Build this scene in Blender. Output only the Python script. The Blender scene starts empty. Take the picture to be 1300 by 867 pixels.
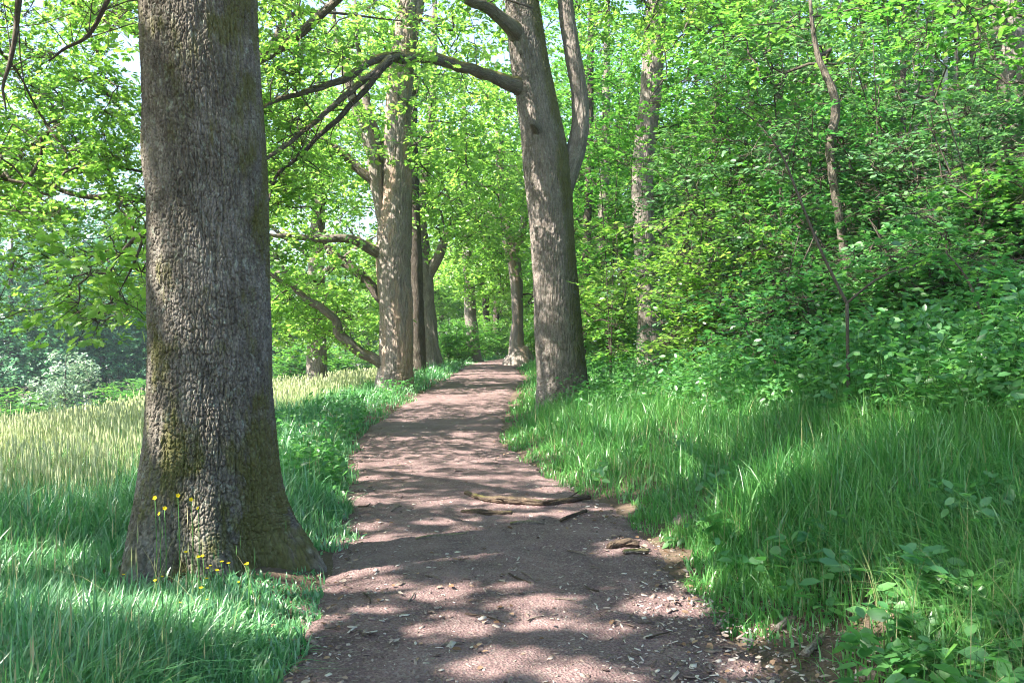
import bpy, math
import numpy as np
from mathutils import Vector

PI = math.pi
C = bpy.context.scene.collection
sc = bpy.context.scene
F = 1155.0          # focal length of the photograph in its own pixels
CAMZ = 1.5


def at(px, py, d):
    """photo direction + real distance -> place in the world"""
    return np.array([(px - 650) / F * d, d, CAMZ - (py - 440) / F * d])


# ------------------------------------------------------------------ noise
def _hash(ix, iy, iz, seed):
    h = (ix.astype(np.int64) * 374761393 + iy.astype(np.int64) * 668265263
         + iz.astype(np.int64) * 2147483647 + seed * 974711) & 0xFFFFFFFF
    h = ((h ^ (h >> 13)) * 1274126177) & 0xFFFFFFFF
    h = ((h ^ (h >> 16)) * 2246822519) & 0xFFFFFFFF
    return ((h ^ (h >> 15)) & 0xFFFFFF) / float(0xFFFFFF)


def vnoise(x, y, z=None, seed=0):
    x = np.asarray(x, float); y = np.asarray(y, float)
    z = np.zeros_like(x) if z is None else np.asarray(z, float) + np.zeros_like(x)
    x, y, z = np.broadcast_arrays(x, y, z)
    ix, iy, iz = np.floor(x), np.floor(y), np.floor(z)
    fx, fy, fz = x - ix, y - iy, z - iz
    fx, fy, fz = [f * f * (3 - 2 * f) for f in (fx, fy, fz)]
    r = 0
    for dx in (0, 1):
        for dy in (0, 1):
            for dz in (0, 1):
                w = (fx if dx else 1 - fx) * (fy if dy else 1 - fy) * (fz if dz else 1 - fz)
                r = r + w * _hash(ix + dx, iy + dy, iz + dz, seed)
    return r


def fbm(x, y, z=None, seed=0, oct=4):
    a, s, t = 0.5, 0.0, 0.0
    f = 1.0
    for o in range(oct):
        s = s + a * vnoise(np.asarray(x) * f, np.asarray(y) * f, None if z is None else np.asarray(z) * f, seed + o * 17)
        t += a; a *= 0.5; f *= 2.03
    return s / t


def worley_bark(u, nu, v, seed):
    """periodic in u (0..nu): returns F2-F1 of long upright plates"""
    iu, iv = np.floor(u), np.floor(v)
    F1 = np.full(u.shape, 9.0); F2 = np.full(u.shape, 9.0)
    for du in (-1, 0, 1):
        for dv in (-1, 0, 1):
            cu, cv = iu + du, iv + dv
            h1 = _hash(np.mod(cu, nu), cv, np.zeros_like(cu), seed)
            h2 = _hash(np.mod(cu, nu), cv, np.ones_like(cu), seed + 5)
            d = np.sqrt((cu + h1 - u) ** 2 + ((cv + h2 - v)) ** 2)
            F2 = np.minimum(F2, np.maximum(F1, d))
            F1 = np.minimum(F1, d)
    return F2 - F1


def smooth(a, b, x):
    t = np.clip((x - a) / (b - a), 0, 1)
    return t * t * (3 - 2 * t)


# ------------------------------------------------------------------ mesh helpers
class MB:
    """collects vertices + faces of several materials, links them as ONE mesh object"""
    def __init__(s):
        s.v = []; s.n = 0; s.loops = []; s.tot = []; s.mi = []; s.att = {}

    def add(s, v, faces_by_n, mi=0, **att):
        v = np.asarray(v, np.float32).reshape(-1, 3)
        for f in faces_by_n:
            f = np.asarray(f, np.int64)
            if f.size == 0:
                continue
            s.loops.append((f + s.n).ravel())
            s.tot.append(np.full(f.shape[0], f.shape[1], np.int32))
            s.mi.append(np.full(f.shape[0], mi, np.int32))
        for k, a in att.items():
            s.att.setdefault(k, []).append((s.n, np.asarray(a, np.float32)))
        s.v.append(v); s.n += len(v)

    def build(s, name, mats, parent=None, smooth_=False, loc=None):
        me = bpy.data.meshes.new(name)
        v = np.concatenate(s.v); l = np.concatenate(s.loops).astype(np.int32)
        t = np.concatenate(s.tot); m = np.concatenate(s.mi)
        if loc is not None:
            v = v - np.asarray(loc, np.float32)
        me.vertices.add(len(v)); me.loops.add(len(l)); me.polygons.add(len(t))
        me.vertices.foreach_set('co', v.ravel())
        me.loops.foreach_set('vertex_index', l)
        st = np.zeros(len(t), np.int32); st[1:] = np.cumsum(t)[:-1]
        me.polygons.foreach_set('loop_start', st)
        me.polygons.foreach_set('material_index', m)
        if smooth_:
            me.polygons.foreach_set('use_smooth', np.ones(len(t), bool))
        for mt in (mats if isinstance(mats, (list, tuple)) else [mats]):
            me.materials.append(mt)
        for k, lst in s.att.items():
            vec = lst[0][1].ndim == 2
            a = me.attributes.new(k, 'FLOAT_VECTOR' if vec else 'FLOAT', 'POINT')
            full = np.zeros((len(v), 3) if vec else len(v), np.float32)
            for o, arr in lst:
                full[o:o + len(arr)] = arr
            a.data.foreach_set('vector' if vec else 'value', full.ravel())
        me.update(calc_edges=True)
        o = bpy.data.objects.new(name, me); C.objects.link(o)
        if parent is not None:
            o.parent = parent
        elif loc is not None:
            o.location = loc
        return o


def tag(o, label=None, cat=None, group=None, kind=None):
    if label: o['label'] = label
    if cat: o['category'] = cat
    if group: o['group'] = group
    if kind: o['kind'] = kind
    return o


def thing(name, loc, label, cat, group=None):
    o = bpy.data.objects.new(name, None); C.objects.link(o)
    o.empty_display_size = 0.3
    o.location = tuple(float(a) for a in loc)
    return tag(o, label, cat, group)


def dup(root, loc, rotz, scale, label, group=None):
    r = root.copy(); C.objects.link(r)
    r.location = tuple(float(a) for a in loc); r.rotation_euler = (0, 0, rotz); r.scale = scale
    r['label'] = label
    if group: r['group'] = group
    for ch in list(root.children):
        c = ch.copy(); C.objects.link(c); c.parent = r
        for g in list(ch.children):
            d = g.copy(); C.objects.link(d); d.parent = c
    return r


def catmull(P, n):
    P = np.asarray(P, float)
    Q = np.vstack([2 * P[0] - P[1], P, 2 * P[-1] - P[-2]])
    m = len(P) - 1
    ts = np.linspace(0, m, n)
    i = np.minimum(ts.astype(int), m - 1); t = (ts - i)[:, None]
    p0, p1, p2, p3 = Q[i], Q[i + 1], Q[i + 2], Q[i + 3]
    return 0.5 * (2 * p1 + (p2 - p0) * t + (2 * p0 - 5 * p1 + 4 * p2 - p3) * t * t + (3 * p1 - p0 - 3 * p2 + p3) * t ** 3)


def frames(P):
    T = np.gradient(P, axis=0)
    T /= np.linalg.norm(T, axis=1)[:, None] + 1e-9
    A = np.zeros_like(P)
    ref = np.array([1.0, 0, 0]) if abs(T[0][0]) < 0.8 else np.array([0, 1.0, 0])
    a = ref - T[0] * ref.dot(T[0]); a /= np.linalg.norm(a)
    for i in range(len(P)):
        a = a - T[i] * a.dot(T[i]); a /= np.linalg.norm(a) + 1e-9
        A[i] = a
    return T, A, np.cross(T, A)


def grid_faces(nr, ns, off=0):
    i = np.arange(nr - 1)[:, None]; j = np.arange(ns)[None, :]
    j2 = (j + 1) % ns
    return np.stack([i * ns + j, i * ns + j2, (i + 1) * ns + j2, (i + 1) * ns + j], -1).reshape(-1, 4) + off


def tube(mb, P, R, ns=10, step=None, n=None, disp=None, mi=0, mossf=None, lump=0.0, seed=0, spline=True, wig=0.0):
    """tapered limb along points P with radii R; disp(phi, s, r, pos) adds bark relief"""
    P = np.asarray(P, float); R = np.asarray(R, float)
    L = np.linalg.norm(np.diff(P, axis=0), axis=1).sum()
    if n is None:
        n = max(len(P), int(L / step) + 2) if step else len(P) * 4
    Q = catmull(P, n) if spline else P
    r = np.interp(np.linspace(0, len(P) - 1, len(Q)), np.arange(len(P)), R)
    if wig:
        ss = np.concatenate([[0], np.cumsum(np.linalg.norm(np.diff(Q, axis=0), axis=1))]); f_ = np.minimum(1, np.minimum(ss, 99) / (ss[-1] * .08 + 1e-6))
        k_ = np.sum(np.abs(P[0])) * 3.1
        for ax_ in range(3):
            Q[:, ax_] += f_ * wig * ((fbm(ss * 1.6, ss * 0 + k_ + ax_ * 9, None, 5, 3) - .5) * 2)
    T, A, B = frames(Q)
    s = np.concatenate([[0], np.cumsum(np.linalg.norm(np.diff(Q, axis=0), axis=1))])
    ph = np.arange(ns) / ns * 2 * PI
    PH, S = np.meshgrid(ph, s)
    RR = np.repeat(r[:, None], ns, 1)
    if lump:
        RR = RR * (1 + lump * (fbm(np.cos(PH) * 1.3 + 7, np.sin(PH) * 1.3, S / (r.mean() * 3.0), seed, 3) - .5) * 2)
    D = A[:, None, :] * np.cos(PH)[..., None] + B[:, None, :] * np.sin(PH)[..., None]
    if disp is not None:
        RR = RR + disp(PH, S, RR, Q[:, None, :] + D * RR[..., None])
    V = Q[:, None, :] + D * RR[..., None]
    rm = float(np.max(R))
    co = np.stack([np.cos(PH) * rm, np.sin(PH) * rm, S], -1).reshape(-1, 3)
    att = dict(bark_co=co)
    moss = mossf(PH, S, V, D) if mossf is not None else np.zeros(PH.shape)
    att['moss'] = moss.ravel()
    mb.add(V.reshape(-1, 3), [grid_faces(len(Q), ns), [list(range((len(Q) - 1) * ns, len(Q) * ns)), list(range(ns))[::-1]]], mi, **att)
    return Q, r


# ------------------------------------------------------------------ materials
def new_mat(name):
    m = bpy.data.materials.new(name); m.use_nodes = True
    nt = m.node_tree
    for n in list(nt.nodes): nt.nodes.remove(n)
    out = nt.nodes.new('ShaderNodeOutputMaterial')
    return m, nt, out


def N(nt, t, **kw):
    n = nt.nodes.new('ShaderNode' + t)
    for k, v in kw.items():
        if k in n.inputs: n.inputs[k].default_value = v
        else: setattr(n, k, v)
    return n


def ramp(nt, fac, stops):
    r = nt.nodes.new('ShaderNodeValToRGB')
    e = r.color_ramp.elements
    while len(e) < len(stops): e.new(0.5)
    for i, (p, c) in enumerate(stops):
        e[i].position = p; e[i].color = (*c, 1)
    nt.links.new(fac, r.inputs[0])
    return r.outputs[0]


def mixc(nt, fac, a, b, mode='MIX'):
    m = nt.nodes.new('ShaderNodeMix'); m.data_type = 'RGBA'; m.blend_type = mode
    for s, v in ((0, fac), (6, a), (7, b)):
        if isinstance(v, (int, float)): m.inputs[s].default_value = v
        elif isinstance(v, tuple): m.inputs[s].default_value = (*v, 1)
        else: nt.links.new(v, m.inputs[s])
    return m.outputs[2]


def leaf_mat(name, cols, trans_cols, trans=0.42, gloss=0.05, big=0.35):
    m, nt, out = new_mat(name)
    g = N(nt, 'NewGeometry')
    tc = N(nt, 'TexCoord')
    no = N(nt, 'TexNoise', Scale=big, Detail=2.0)
    nt.links.new(g.outputs['Position'], no.inputs['Vector'])
    ma = N(nt, 'Math', operation='MULTIPLY_ADD'); ma.inputs[1].default_value = 0.9; ma.inputs[2].default_value = -0.2
    nt.links.new(no.outputs[0], ma.inputs[0])
    ad = N(nt, 'Math', operation='MULTIPLY_ADD'); ad.inputs[1].default_value = 0.62
    nt.links.new(g.outputs['Random Per Island'], ad.inputs[0]); nt.links.new(ma.outputs[0], ad.inputs[2])
    k = len(cols)
    c1 = ramp(nt, ad.outputs[0], [((i + .5) / k, c) for i, c in enumerate(cols)])
    c2 = ramp(nt, ad.outputs[0], [((i + .5) / k, c) for i, c in enumerate(trans_cols)])
    d = N(nt, 'BsdfDiffuse'); t = N(nt, 'BsdfTranslucent'); gl = N(nt, 'BsdfGlossy', Roughness=0.42)
    gl.inputs['Color'].default_value = (1, 1, 1, 1)
    nt.links.new(c1, d.inputs['Color']); nt.links.new(c2, t.inputs['Color'])
    mx = N(nt, 'MixShader', Fac=trans)
    nt.links.new(d.outputs[0], mx.inputs[1]); nt.links.new(t.outputs[0], mx.inputs[2])
    if gloss > 0:
        m2 = N(nt, 'MixShader', Fac=gloss)
        nt.links.new(mx.outputs[0], m2.inputs[1]); nt.links.new(gl.outputs[0], m2.inputs[2])
        mx = m2
    nt.links.new(mx.outputs[0], out.inputs[0])
    return m


def bark_mat(name, c_dark, c_mid, c_light, moss_c=(0.085, 0.085, 0.020), bump=0.6, vs=22.0, stretch=0.22, lichen=0.5, patch=None):
    m, nt, out = new_mat(name)
    a = N(nt, 'Attribute', attribute_name='bark_co')
    mo = N(nt, 'Attribute', attribute_name='moss')
    mp = N(nt, 'Mapping'); mp.inputs['Scale'].default_value = (1, 1, stretch)
    nt.links.new(a.outputs['Vector'], mp.inputs[0])
    wn = N(nt, 'TexNoise', Scale=9.0, Detail=2.0)
    nt.links.new(mp.outputs[0], wn.inputs['Vector'])
    wv = N(nt, 'VectorMath', operation='MULTIPLY_ADD'); wv.inputs[1].default_value = (.06, .06, .06)
    nt.links.new(wn.outputs['Color'], wv.inputs[0]); nt.links.new(mp.outputs[0], wv.inputs[2])
    vo = N(nt, 'TexVoronoi', feature='DISTANCE_TO_EDGE', Scale=vs)
    nt.links.new(wv.outputs[0], vo.inputs['Vector'])
    edge = ramp(nt, vo.outputs['Distance'], [(0.0, (0, 0, 0)), (0.28, (1, 1, 1))])
    n1 = N(nt, 'TexNoise', Scale=55.0, Detail=5.0, Roughness=0.65)
    nt.links.new(a.outputs['Vector'], n1.inputs['Vector'])
    n2 = N(nt, 'TexNoise', Scale=3.2, Detail=4.0, Roughness=0.6)
    nt.links.new(a.outputs['Vector'], n2.inputs['Vector'])
    n3 = N(nt, 'TexNoise', Scale=26.0, Detail=3.0, Roughness=0.6)
    nt.links.new(mp.outputs[0], n3.inputs['Vector'])
    mixn = mixc(nt, 0.5, n2.outputs[0], n3.outputs[0])
    col = ramp(nt, mixn, [(0.3, c_dark), (0.5, c_mid), (0.68, c_light)])
    if patch is not None:
        n5 = N(nt, 'TexNoise', Scale=1.6, Detail=5.0, Roughness=0.6)
        nt.links.new(mp.outputs[0], n5.inputs['Vector'])
        pm = ramp(nt, n5.outputs[0], [(0.5, (0, 0, 0)), (0.58, (1, 1, 1))])
        col = mixc(nt, pm, col, patch)
    mot = ramp(nt, n1.outputs[0], [(0.32, (.55, .55, .55)), (0.66, (1.4, 1.4, 1.4))])
    col = mixc(nt, 1.0, col, mot, 'MULTIPLY')
    # pale lichen spots
    n4 = N(nt, 'TexNoise', Scale=14.0, Detail=4.0, Roughness=0.7)
    nt.links.new(a.outputs['Vector'], n4.inputs['Vector'])
    lm = ramp(nt, n4.outputs[0], [(0.58, (0, 0, 0)), (0.66, (lichen, lichen, lichen))])
    col = mixc(nt, lm, col, (0.33, 0.36, 0.30))
    # moss where the trunk carries it
    ms = N(nt, 'Math', operation='ADD'); nt.links.new(mo.outputs['Fac'], ms.inputs[0])
    n1m = N(nt, 'Math', operation='MULTIPLY_ADD'); n1m.inputs[1].default_value = 1.3; n1m.inputs[2].default_value = -0.65
    nt.links.new(n3.outputs[0], n1m.inputs[0]); nt.links.new(n1m.outputs[0], ms.inputs[1])
    mm = ramp(nt, ms.outputs[0], [(0.35, (0, 0, 0)), (0.75, (.78, .78, .78))])
    mcol = mixc(nt, n1.outputs[0], tuple(0.55 * c for c in moss_c), tuple(1.5 * c for c in moss_c))
    col = mixc(nt, mm, col, mcol)
    b = N(nt, 'Bump', Strength=bump, Distance=0.02)
    h = mixc(nt, 0.35, edge, n1.outputs[0])
    nt.links.new(h, b.inputs['Height'])
    p = N(nt, 'BsdfPrincipled', Roughness=0.9)
    p.inputs['Specular IOR Level'].default_value = 0.2
    nt.links.new(col, p.inputs['Base Color']); nt.links.new(b.outputs[0], p.inputs['Normal'])
    nt.links.new(p.outputs[0], out.inputs[0])
    return m


def ground_mat(name, stops, scale=3.0, fine=90.0, bump=0.5, fine_stops=None, rough=0.95):
    m, nt, out = new_mat(name)
    g = N(nt, 'NewGeometry')
    n1 = N(nt, 'TexNoise', Scale=scale, Detail=6.0, Roughness=0.65)
    n2 = N(nt, 'TexNoise', Scale=fine, Detail=4.0, Roughness=0.7)
    v = N(nt, 'TexVoronoi', Scale=fine * 0.9)
    for n in (n1, n2, v): nt.links.new(g.outputs['Position'], n.inputs['Vector'])
    mx = mixc(nt, 0.55, n1.outputs[0], n2.outputs[0])
    col = ramp(nt, mx, stops)
    if fine_stops:
        sp = ramp(nt, v.outputs['Color'], [(0.62, (0, 0, 0)), (0.9, (.75, .75, .75))])
        col = mixc(nt, sp, col, fine_stops)
    b = N(nt, 'Bump', Strength=bump, Distance=0.02)
    hh = mixc(nt, 0.5, n2.outputs[0], v.outputs['Distance'])
    nt.links.new(hh, b.inputs['Height'])
    p = N(nt, 'BsdfPrincipled', Roughness=rough)
    p.inputs['Specular IOR Level'].default_value = 0.2
    nt.links.new(col, p.inputs['Base Color']); nt.links.new(b.outputs[0], p.inputs['Normal'])
    nt.links.new(p.outputs[0], out.inputs[0])
    return m


def island_mat(name, cols, rough=0.9, trans=0.0):
    m, nt, out = new_mat(name)
    g = N(nt, 'NewGeometry')
    k = len(cols)
    c = ramp(nt, g.outputs['Random Per Island'], [((i + .5) / k, q) for i, q in enumerate(cols)])
    p = N(nt, 'BsdfPrincipled', Roughness=rough)
    p.inputs['Specular IOR Level'].default_value = 0.2
    nt.links.new(c, p.inputs['Base Color'])
    if trans:
        t = N(nt, 'BsdfTranslucent'); nt.links.new(c, t.inputs['Color'])
        mx = N(nt, 'MixShader', Fac=trans)
        nt.links.new(p.outputs[0], mx.inputs[1]); nt.links.new(t.outputs[0], mx.inputs[2])
        nt.links.new(mx.outputs[0], out.inputs[0])
    else:
        nt.links.new(p.outputs[0], out.inputs[0])
    return m


M = {}
M['oak_leaf'] = leaf_mat('oak_leaf', [(.052, .150, .024), (.092, .218, .034), (.145, .280, .050)],
                         [(.20, .48, .06), (.31, .60, .08), (.44, .71, .12)], trans=.54)
M['beech_leaf'] = leaf_mat('beech_leaf', [(.030, .115, .022), (.056, .175, .030), (.095, .235, .042)],
                           [(.09, .36, .04), (.18, .50, .06), (.32, .62, .09)], trans=0.42)
M['cool_leaf'] = leaf_mat('cool_leaf', [(.045, .125, .055), (.080, .190, .080), (.135, .260, .110)],
                          [(.09, .30, .08), (.17, .42, .12), (.28, .54, .18)], trans=0.40, gloss=.08)
M['dark_leaf'] = leaf_mat('dark_leaf', [(.028, .120, .038), (.052, .175, .050), (.090, .230, .066)],
                          [(.08, .36, .07), (.15, .47, .09), (.24, .56, .12)], trans=0.42)
M['haze_blue_leaf'] = leaf_mat('haze_blue_leaf', [(.055, .17, .085), (.090, .24, .11), (.15, .32, .13)],
                          [(.04, .16, .07), (.07, .22, .09), (.16, .38, .15)], trans=0.40)  # bluish foliage, with some distance haze put into the colour
M['pale_leaf'] = leaf_mat('pale_leaf', [(.16, .24, .16), (.20, .30, .19), (.26, .36, .22)],
                          [(.2, .34, .18), (.24, .4, .2), (.28, .45, .22)], trans=0.3)
M['grass'] = leaf_mat('grass', [(.034, .160, .060), (.075, .250, .090), (.165, .340, .150)],
                      [(.06, .30, .07), (.12, .42, .10), (.22, .52, .14)], trans=0.36, gloss=0.08, big=0.8)
M['bank_grass'] = leaf_mat('bank_grass', [(.034, .155, .036), (.068, .240, .050), (.145, .320, .085)],
                           [(.07, .29, .05), (.12, .40, .07), (.22, .48, .11)], trans=0.36, gloss=0.06, big=0.8)
M['meadow'] = leaf_mat('meadow', [(.13, .25, .08), (.32, .41, .17), (.48, .53, .27)],
                       [(.20, .32, .08), (.34, .40, .14), (.45, .44, .19)], trans=0.3, gloss=0.03, big=0.5)
M['straw'] = island_mat('straw_stalk', [(.06, .17, .06), (.12, .22, .08), (.28, .30, .14), (.40, .36, .20)], trans=.3)
M['seed'] = island_mat('seed_head', [(.42, .46, .25), (.54, .58, .35), (.64, .66, .45)], trans=0.3)
M['oak_bark'] = bark_mat('oak_bark', (.060, .052, .042), (.132, .117, .098), (.245, .222, .200), bump=0.45, vs=34., lichen=.55)
M['oak_bark_far'] = bark_mat('oak_bark_far', (.085, .072, .062), (.170, .145, .128), (.270, .235, .215), bump=1.0, vs=13., lichen=.4)
M['flaking_bark'] = bark_mat('flaking_bark', (.105, .088, .076), (.20, .17, .15), (.30, .265, .24), bump=1.0, vs=12., lichen=.4, patch=(.29, .21, .165))
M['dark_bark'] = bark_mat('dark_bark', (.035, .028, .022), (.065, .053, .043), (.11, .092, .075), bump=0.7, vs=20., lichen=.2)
M['mossy_bark'] = bark_mat('mossy_bark', (.07, .06, .05), (.13, .11, .09), (.21, .18, .15), moss_c=(.15, .13, .03), bump=0.8, vs=20., lichen=.4)
M['birch_bark'] = bark_mat('birch_bark', (.10, .09, .08), (.40, .38, .35), (.54, .52, .48), bump=0.2, vs=8., stretch=3.0, lichen=.1)
M['twig'] = bark_mat('twig', (.05, .04, .032), (.085, .07, .056), (.14, .115, .095), bump=0.2, vs=60., lichen=.2)
M['wood'] = bark_mat('dead_wood', (.10, .08, .065), (.20, .16, .13), (.34, .29, .25), moss_c=(.13, .14, .02), bump=0.7, vs=40., lichen=.3)
M['rotten'] = bark_mat('rotten_wood', (.035, .025, .020), (.075, .054, .040), (.16, .11, .075), bump=0.8, vs=30., lichen=.1)
M['path'] = ground_mat('path_soil', [(.32, (.060, .039, .040)), (.48, (.134, .087, .087)), (.64, (.255, .172, .166))], scale=1.6, fine=75., bump=0.9,
                       fine_stops=(.25, .20, .185))
M['soil'] = ground_mat('soil', [(.3, (.050, .036, .026)), (.5, (.095, .068, .050)), (.7, (.150, .115, .085))], scale=1.1, fine=45., bump=0.8)
M['chip'] = island_mat('wood_chip', [(.10, .07, .06), (.19, .14, .12), (.30, .24, .21), (.48, .43, .39)])
M['dry_leaf'] = island_mat('dry_leaf', [(.10, .055, .03), (.20, .12, .075), (.32, .21, .14), (.30, .25, .21)])
M['petal'] = island_mat('petal', [(.75, .52, .01), (.80, .60, .02)], rough=0.35, trans=0.25)
M['stem_green'] = island_mat('stem_green', [(.05, .14, .03), (.07, .18, .04)], rough=0.6)

# ------------------------------------------------------------------ terrain
_py = np.array([-60, -10, 0, 4.06, 5.8, 7.9, 10.8, 14.4, 19, 25, 30, 38, 46, 55, 70, 110, 400.])
_xl = np.array([-1.1, -1.1, -1.1, -1.09, -1.30, -1.43, -1.95, -2.5, -2.62, -2.35, -2.05, -2.1, -1.9, -.6, 5.0, 22, 120])
_xr = np.array([1.3, 1.3, 1.32, 1.34, 1.12, 1.02, .40, -.10, -.12, .12, .45, .25, .3, 1.7, 7.3, 24.5, 124])
_yy = np.arange(-60, 400, .25)


def _sm(ys, vs, w=9):
    a = np.interp(_yy, ys, vs)
    k = np.hanning(w); k /= k.sum()
    return np.convolve(np.pad(a, w // 2, mode='edge'), k, 'valid')


_XL, _XR = _sm(_py, _xl, 11), _sm(_py, _xr, 11)
_ZP = _sm([-60, 0, 15, 20, 29, 40, 60, 400], [0, 0, 0, .1, .45, .6, .8, 1.0], 25)


def xl(y): return np.interp(y, _yy, _XL)
def xr(y): return np.interp(y, _yy, _XR)
def zp(y): return np.interp(y, _yy, _ZP)


def height(x, y):
    x = np.asarray(x, float); y = np.asarray(y, float)
    tl = np.maximum(xl(y) - x, 0); tr = np.maximum(x - xr(y), 0)
    z0 = zp(y)
    zl = z0 * np.clip(1 - tl / 5, 0, 1)
    zl = zl + 0.05 * smooth(0, .3, tl) - .03 * np.minimum(tl, 1.5) - .09 * np.clip(tl - 1.5, 0, 4.5) - .15 * np.clip(tl - 6, 0, 14) - .2 * np.clip(tl - 20, 0, 16)
    k = np.interp(y, [0, 9, 13, 18, 30], [.36, .36, .28, .12, .14])
    k2 = np.interp(y, [0, 9, 18, 30], [.18, .18, .12, .12])
    zr = z0 + k * np.minimum(tr, 2.8) + k2 * np.clip(tr - 2.8, 0, 10) + .05 * np.clip(tr - 12.8, 0, 40)
    z = np.where(tl > 0, zl, np.where(tr > 0, zr, z0))
    e = smooth(0, .6, np.maximum(tl, tr))
    z = z + e * (.10 * (fbm(x * .9, y * .9, None, 3) - .5) + .5 * smooth(8, 30, np.maximum(tl, tr)) * (fbm(x * .12, y * .12, None, 5) - .5))
    z = z + .030 * (fbm(x * 2.2, y * 2.2, None, 11, 3) - .5)
    # small root mound of the first oak
    z = z + .10 * np.exp(-(((x + 1.95) / .75) ** 2 + ((y - 6.0) / .75) ** 2))
    return z


def axis(lo, hi, a, b, fine, grow=1.12):
    v = list(np.arange(a, b + 1e-6, fine)); s = fine
    while v[-1] < hi: s *= grow; v.append(v[-1] + s)
    s = fine
    while v[0] > lo: s *= grow; v.insert(0, v[0] - s)
    return np.array(v)


gx = axis(-400, 400, -7, 8, .11); gy = axis(-80, 700, 1.0, 16, .13)
GX, GY = np.meshgrid(gx, gy)
inn = smooth(.0, .25, np.minimum(GX - xl(GY), xr(GY) - GX))
GZ = height(GX, GY) - .06 * inn
mb = MB()
nx, ny = len(gx), len(gy)
I = (np.arange(ny - 1)[:, None] * nx + np.arange(nx - 1)[None, :]).ravel()
mb.add(np.stack([GX, GY, GZ], -1).reshape(-1, 3), [np.stack([I, I + 1, I + nx + 1, I + nx], -1)])
o = mb.build('ground', M['soil'], smooth_=True); tag(o, 'grassy earth on both sides of the path, rising to the right', None, None, 'structure')

# path sheet
pv = np.concatenate([np.arange(-6, 1.5, .25), np.arange(1.5, 14, .035), np.arange(14, 34, .12), np.arange(34, 90, .5)])
nu = 96
U, V = np.meshgrid(np.linspace(0, 1, nu), pv)
EL = xl(V) - .16 + .22 * (fbm(V * 1.7, V * 0 + 3.1, None, 21) - .5) * 2
ER = xr(V) + .10 + .25 * (fbm(V * 1.5, V * 0 + 8.7, None, 22) - .5) * 2
PX = EL + (ER - EL) * U
ed = np.minimum(U, 1 - U)
relief = .030 * (fbm(PX * 5, V * 5, None, 31, 3) - .5) + .014 * (fbm(PX * 22, V * 22, None, 33, 3) - .5) + .010 * (vnoise(PX * 48, V * 48, None, 35) - .5)
base = zp(V) + .030 * (fbm(PX * 2.2, V * 2.2, None, 11, 3) - .5) + .02
PZ = base + relief - .07 * (1 - smooth(0, .10, ed)) + .02 * np.sin(U * PI)
mb = MB()
n1, n2 = U.shape
I = (np.arange(n1 - 1)[:, None] * n2 + np.arange(n2 - 1)[None, :]).ravel()
mb.add(np.stack([PX, V, PZ], -1).reshape(-1, 3), [np.stack([I, I + 1, I + n2 + 1, I + n2], -1)])
o = mb.build('path', M['path'], smooth_=True); tag(o, 'reddish brown earth path with wood chips winding to the woods', None, None, 'structure')


def pathz(x, y):
    return zp(y) + .030 * (fbm(np.asarray(x) * 2.2, np.asarray(y) * 2.2, None, 11, 3) - .5) + .035


# ------------------------------------------------------------------ foliage
LEAF = {}
LEAF['ovate'] = (np.array([(0, 0, 0), (.28, .25, .05), (.66, .24, .03), (1, 0, -.06), (.66, -.24, .03), (.28, -.25, .05)], float),
                 [np.array([[0, 3, 2, 1], [0, 5, 4, 3]])])
_s = [(0, .015), (.14, .07), (.26, .19), (.34, .10), (.47, .27), (.56, .15), (.69, .29), (.78, .16), (.91, .15)]
_o = [(0, 0, 0)] + [(a, b, .18 * b) for a, b in _s] + [(1, 0, -.05)] + [(a, -b, .18 * b) for a, b in reversed(_s)]
_n = len(_s)
LEAF['oak'] = (np.array(_o, float), [np.array([[0] + list(range(_n + 1, 0, -1))]), np.array([[0] + list(range(2 * _n + 1, _n, -1))])])


def unit(v): return v / (np.linalg.norm(v, axis=-1, keepdims=True) + 1e-9)


def put_leaves(mb, p, d, nrm, size, kind, mi=0):
    T, fs = LEAF[kind]
    d = unit(d); side = unit(np.cross(nrm, d)); n = np.cross(d, side)
    s = size[:, None, None]
    v = p[:, None, :] + s * (T[None, :, 0:1] * d[:, None] + T[None, :, 1:2] * side[:, None] + T[None, :, 2:3] * n[:, None])
    k = len(T); off = (np.arange(len(p)) * k)
    mb.add(v.reshape(-1, 3), [(f[None] + off[:, None, None]).reshape(-1, f.shape[1]) for f in fs], mi)


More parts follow.
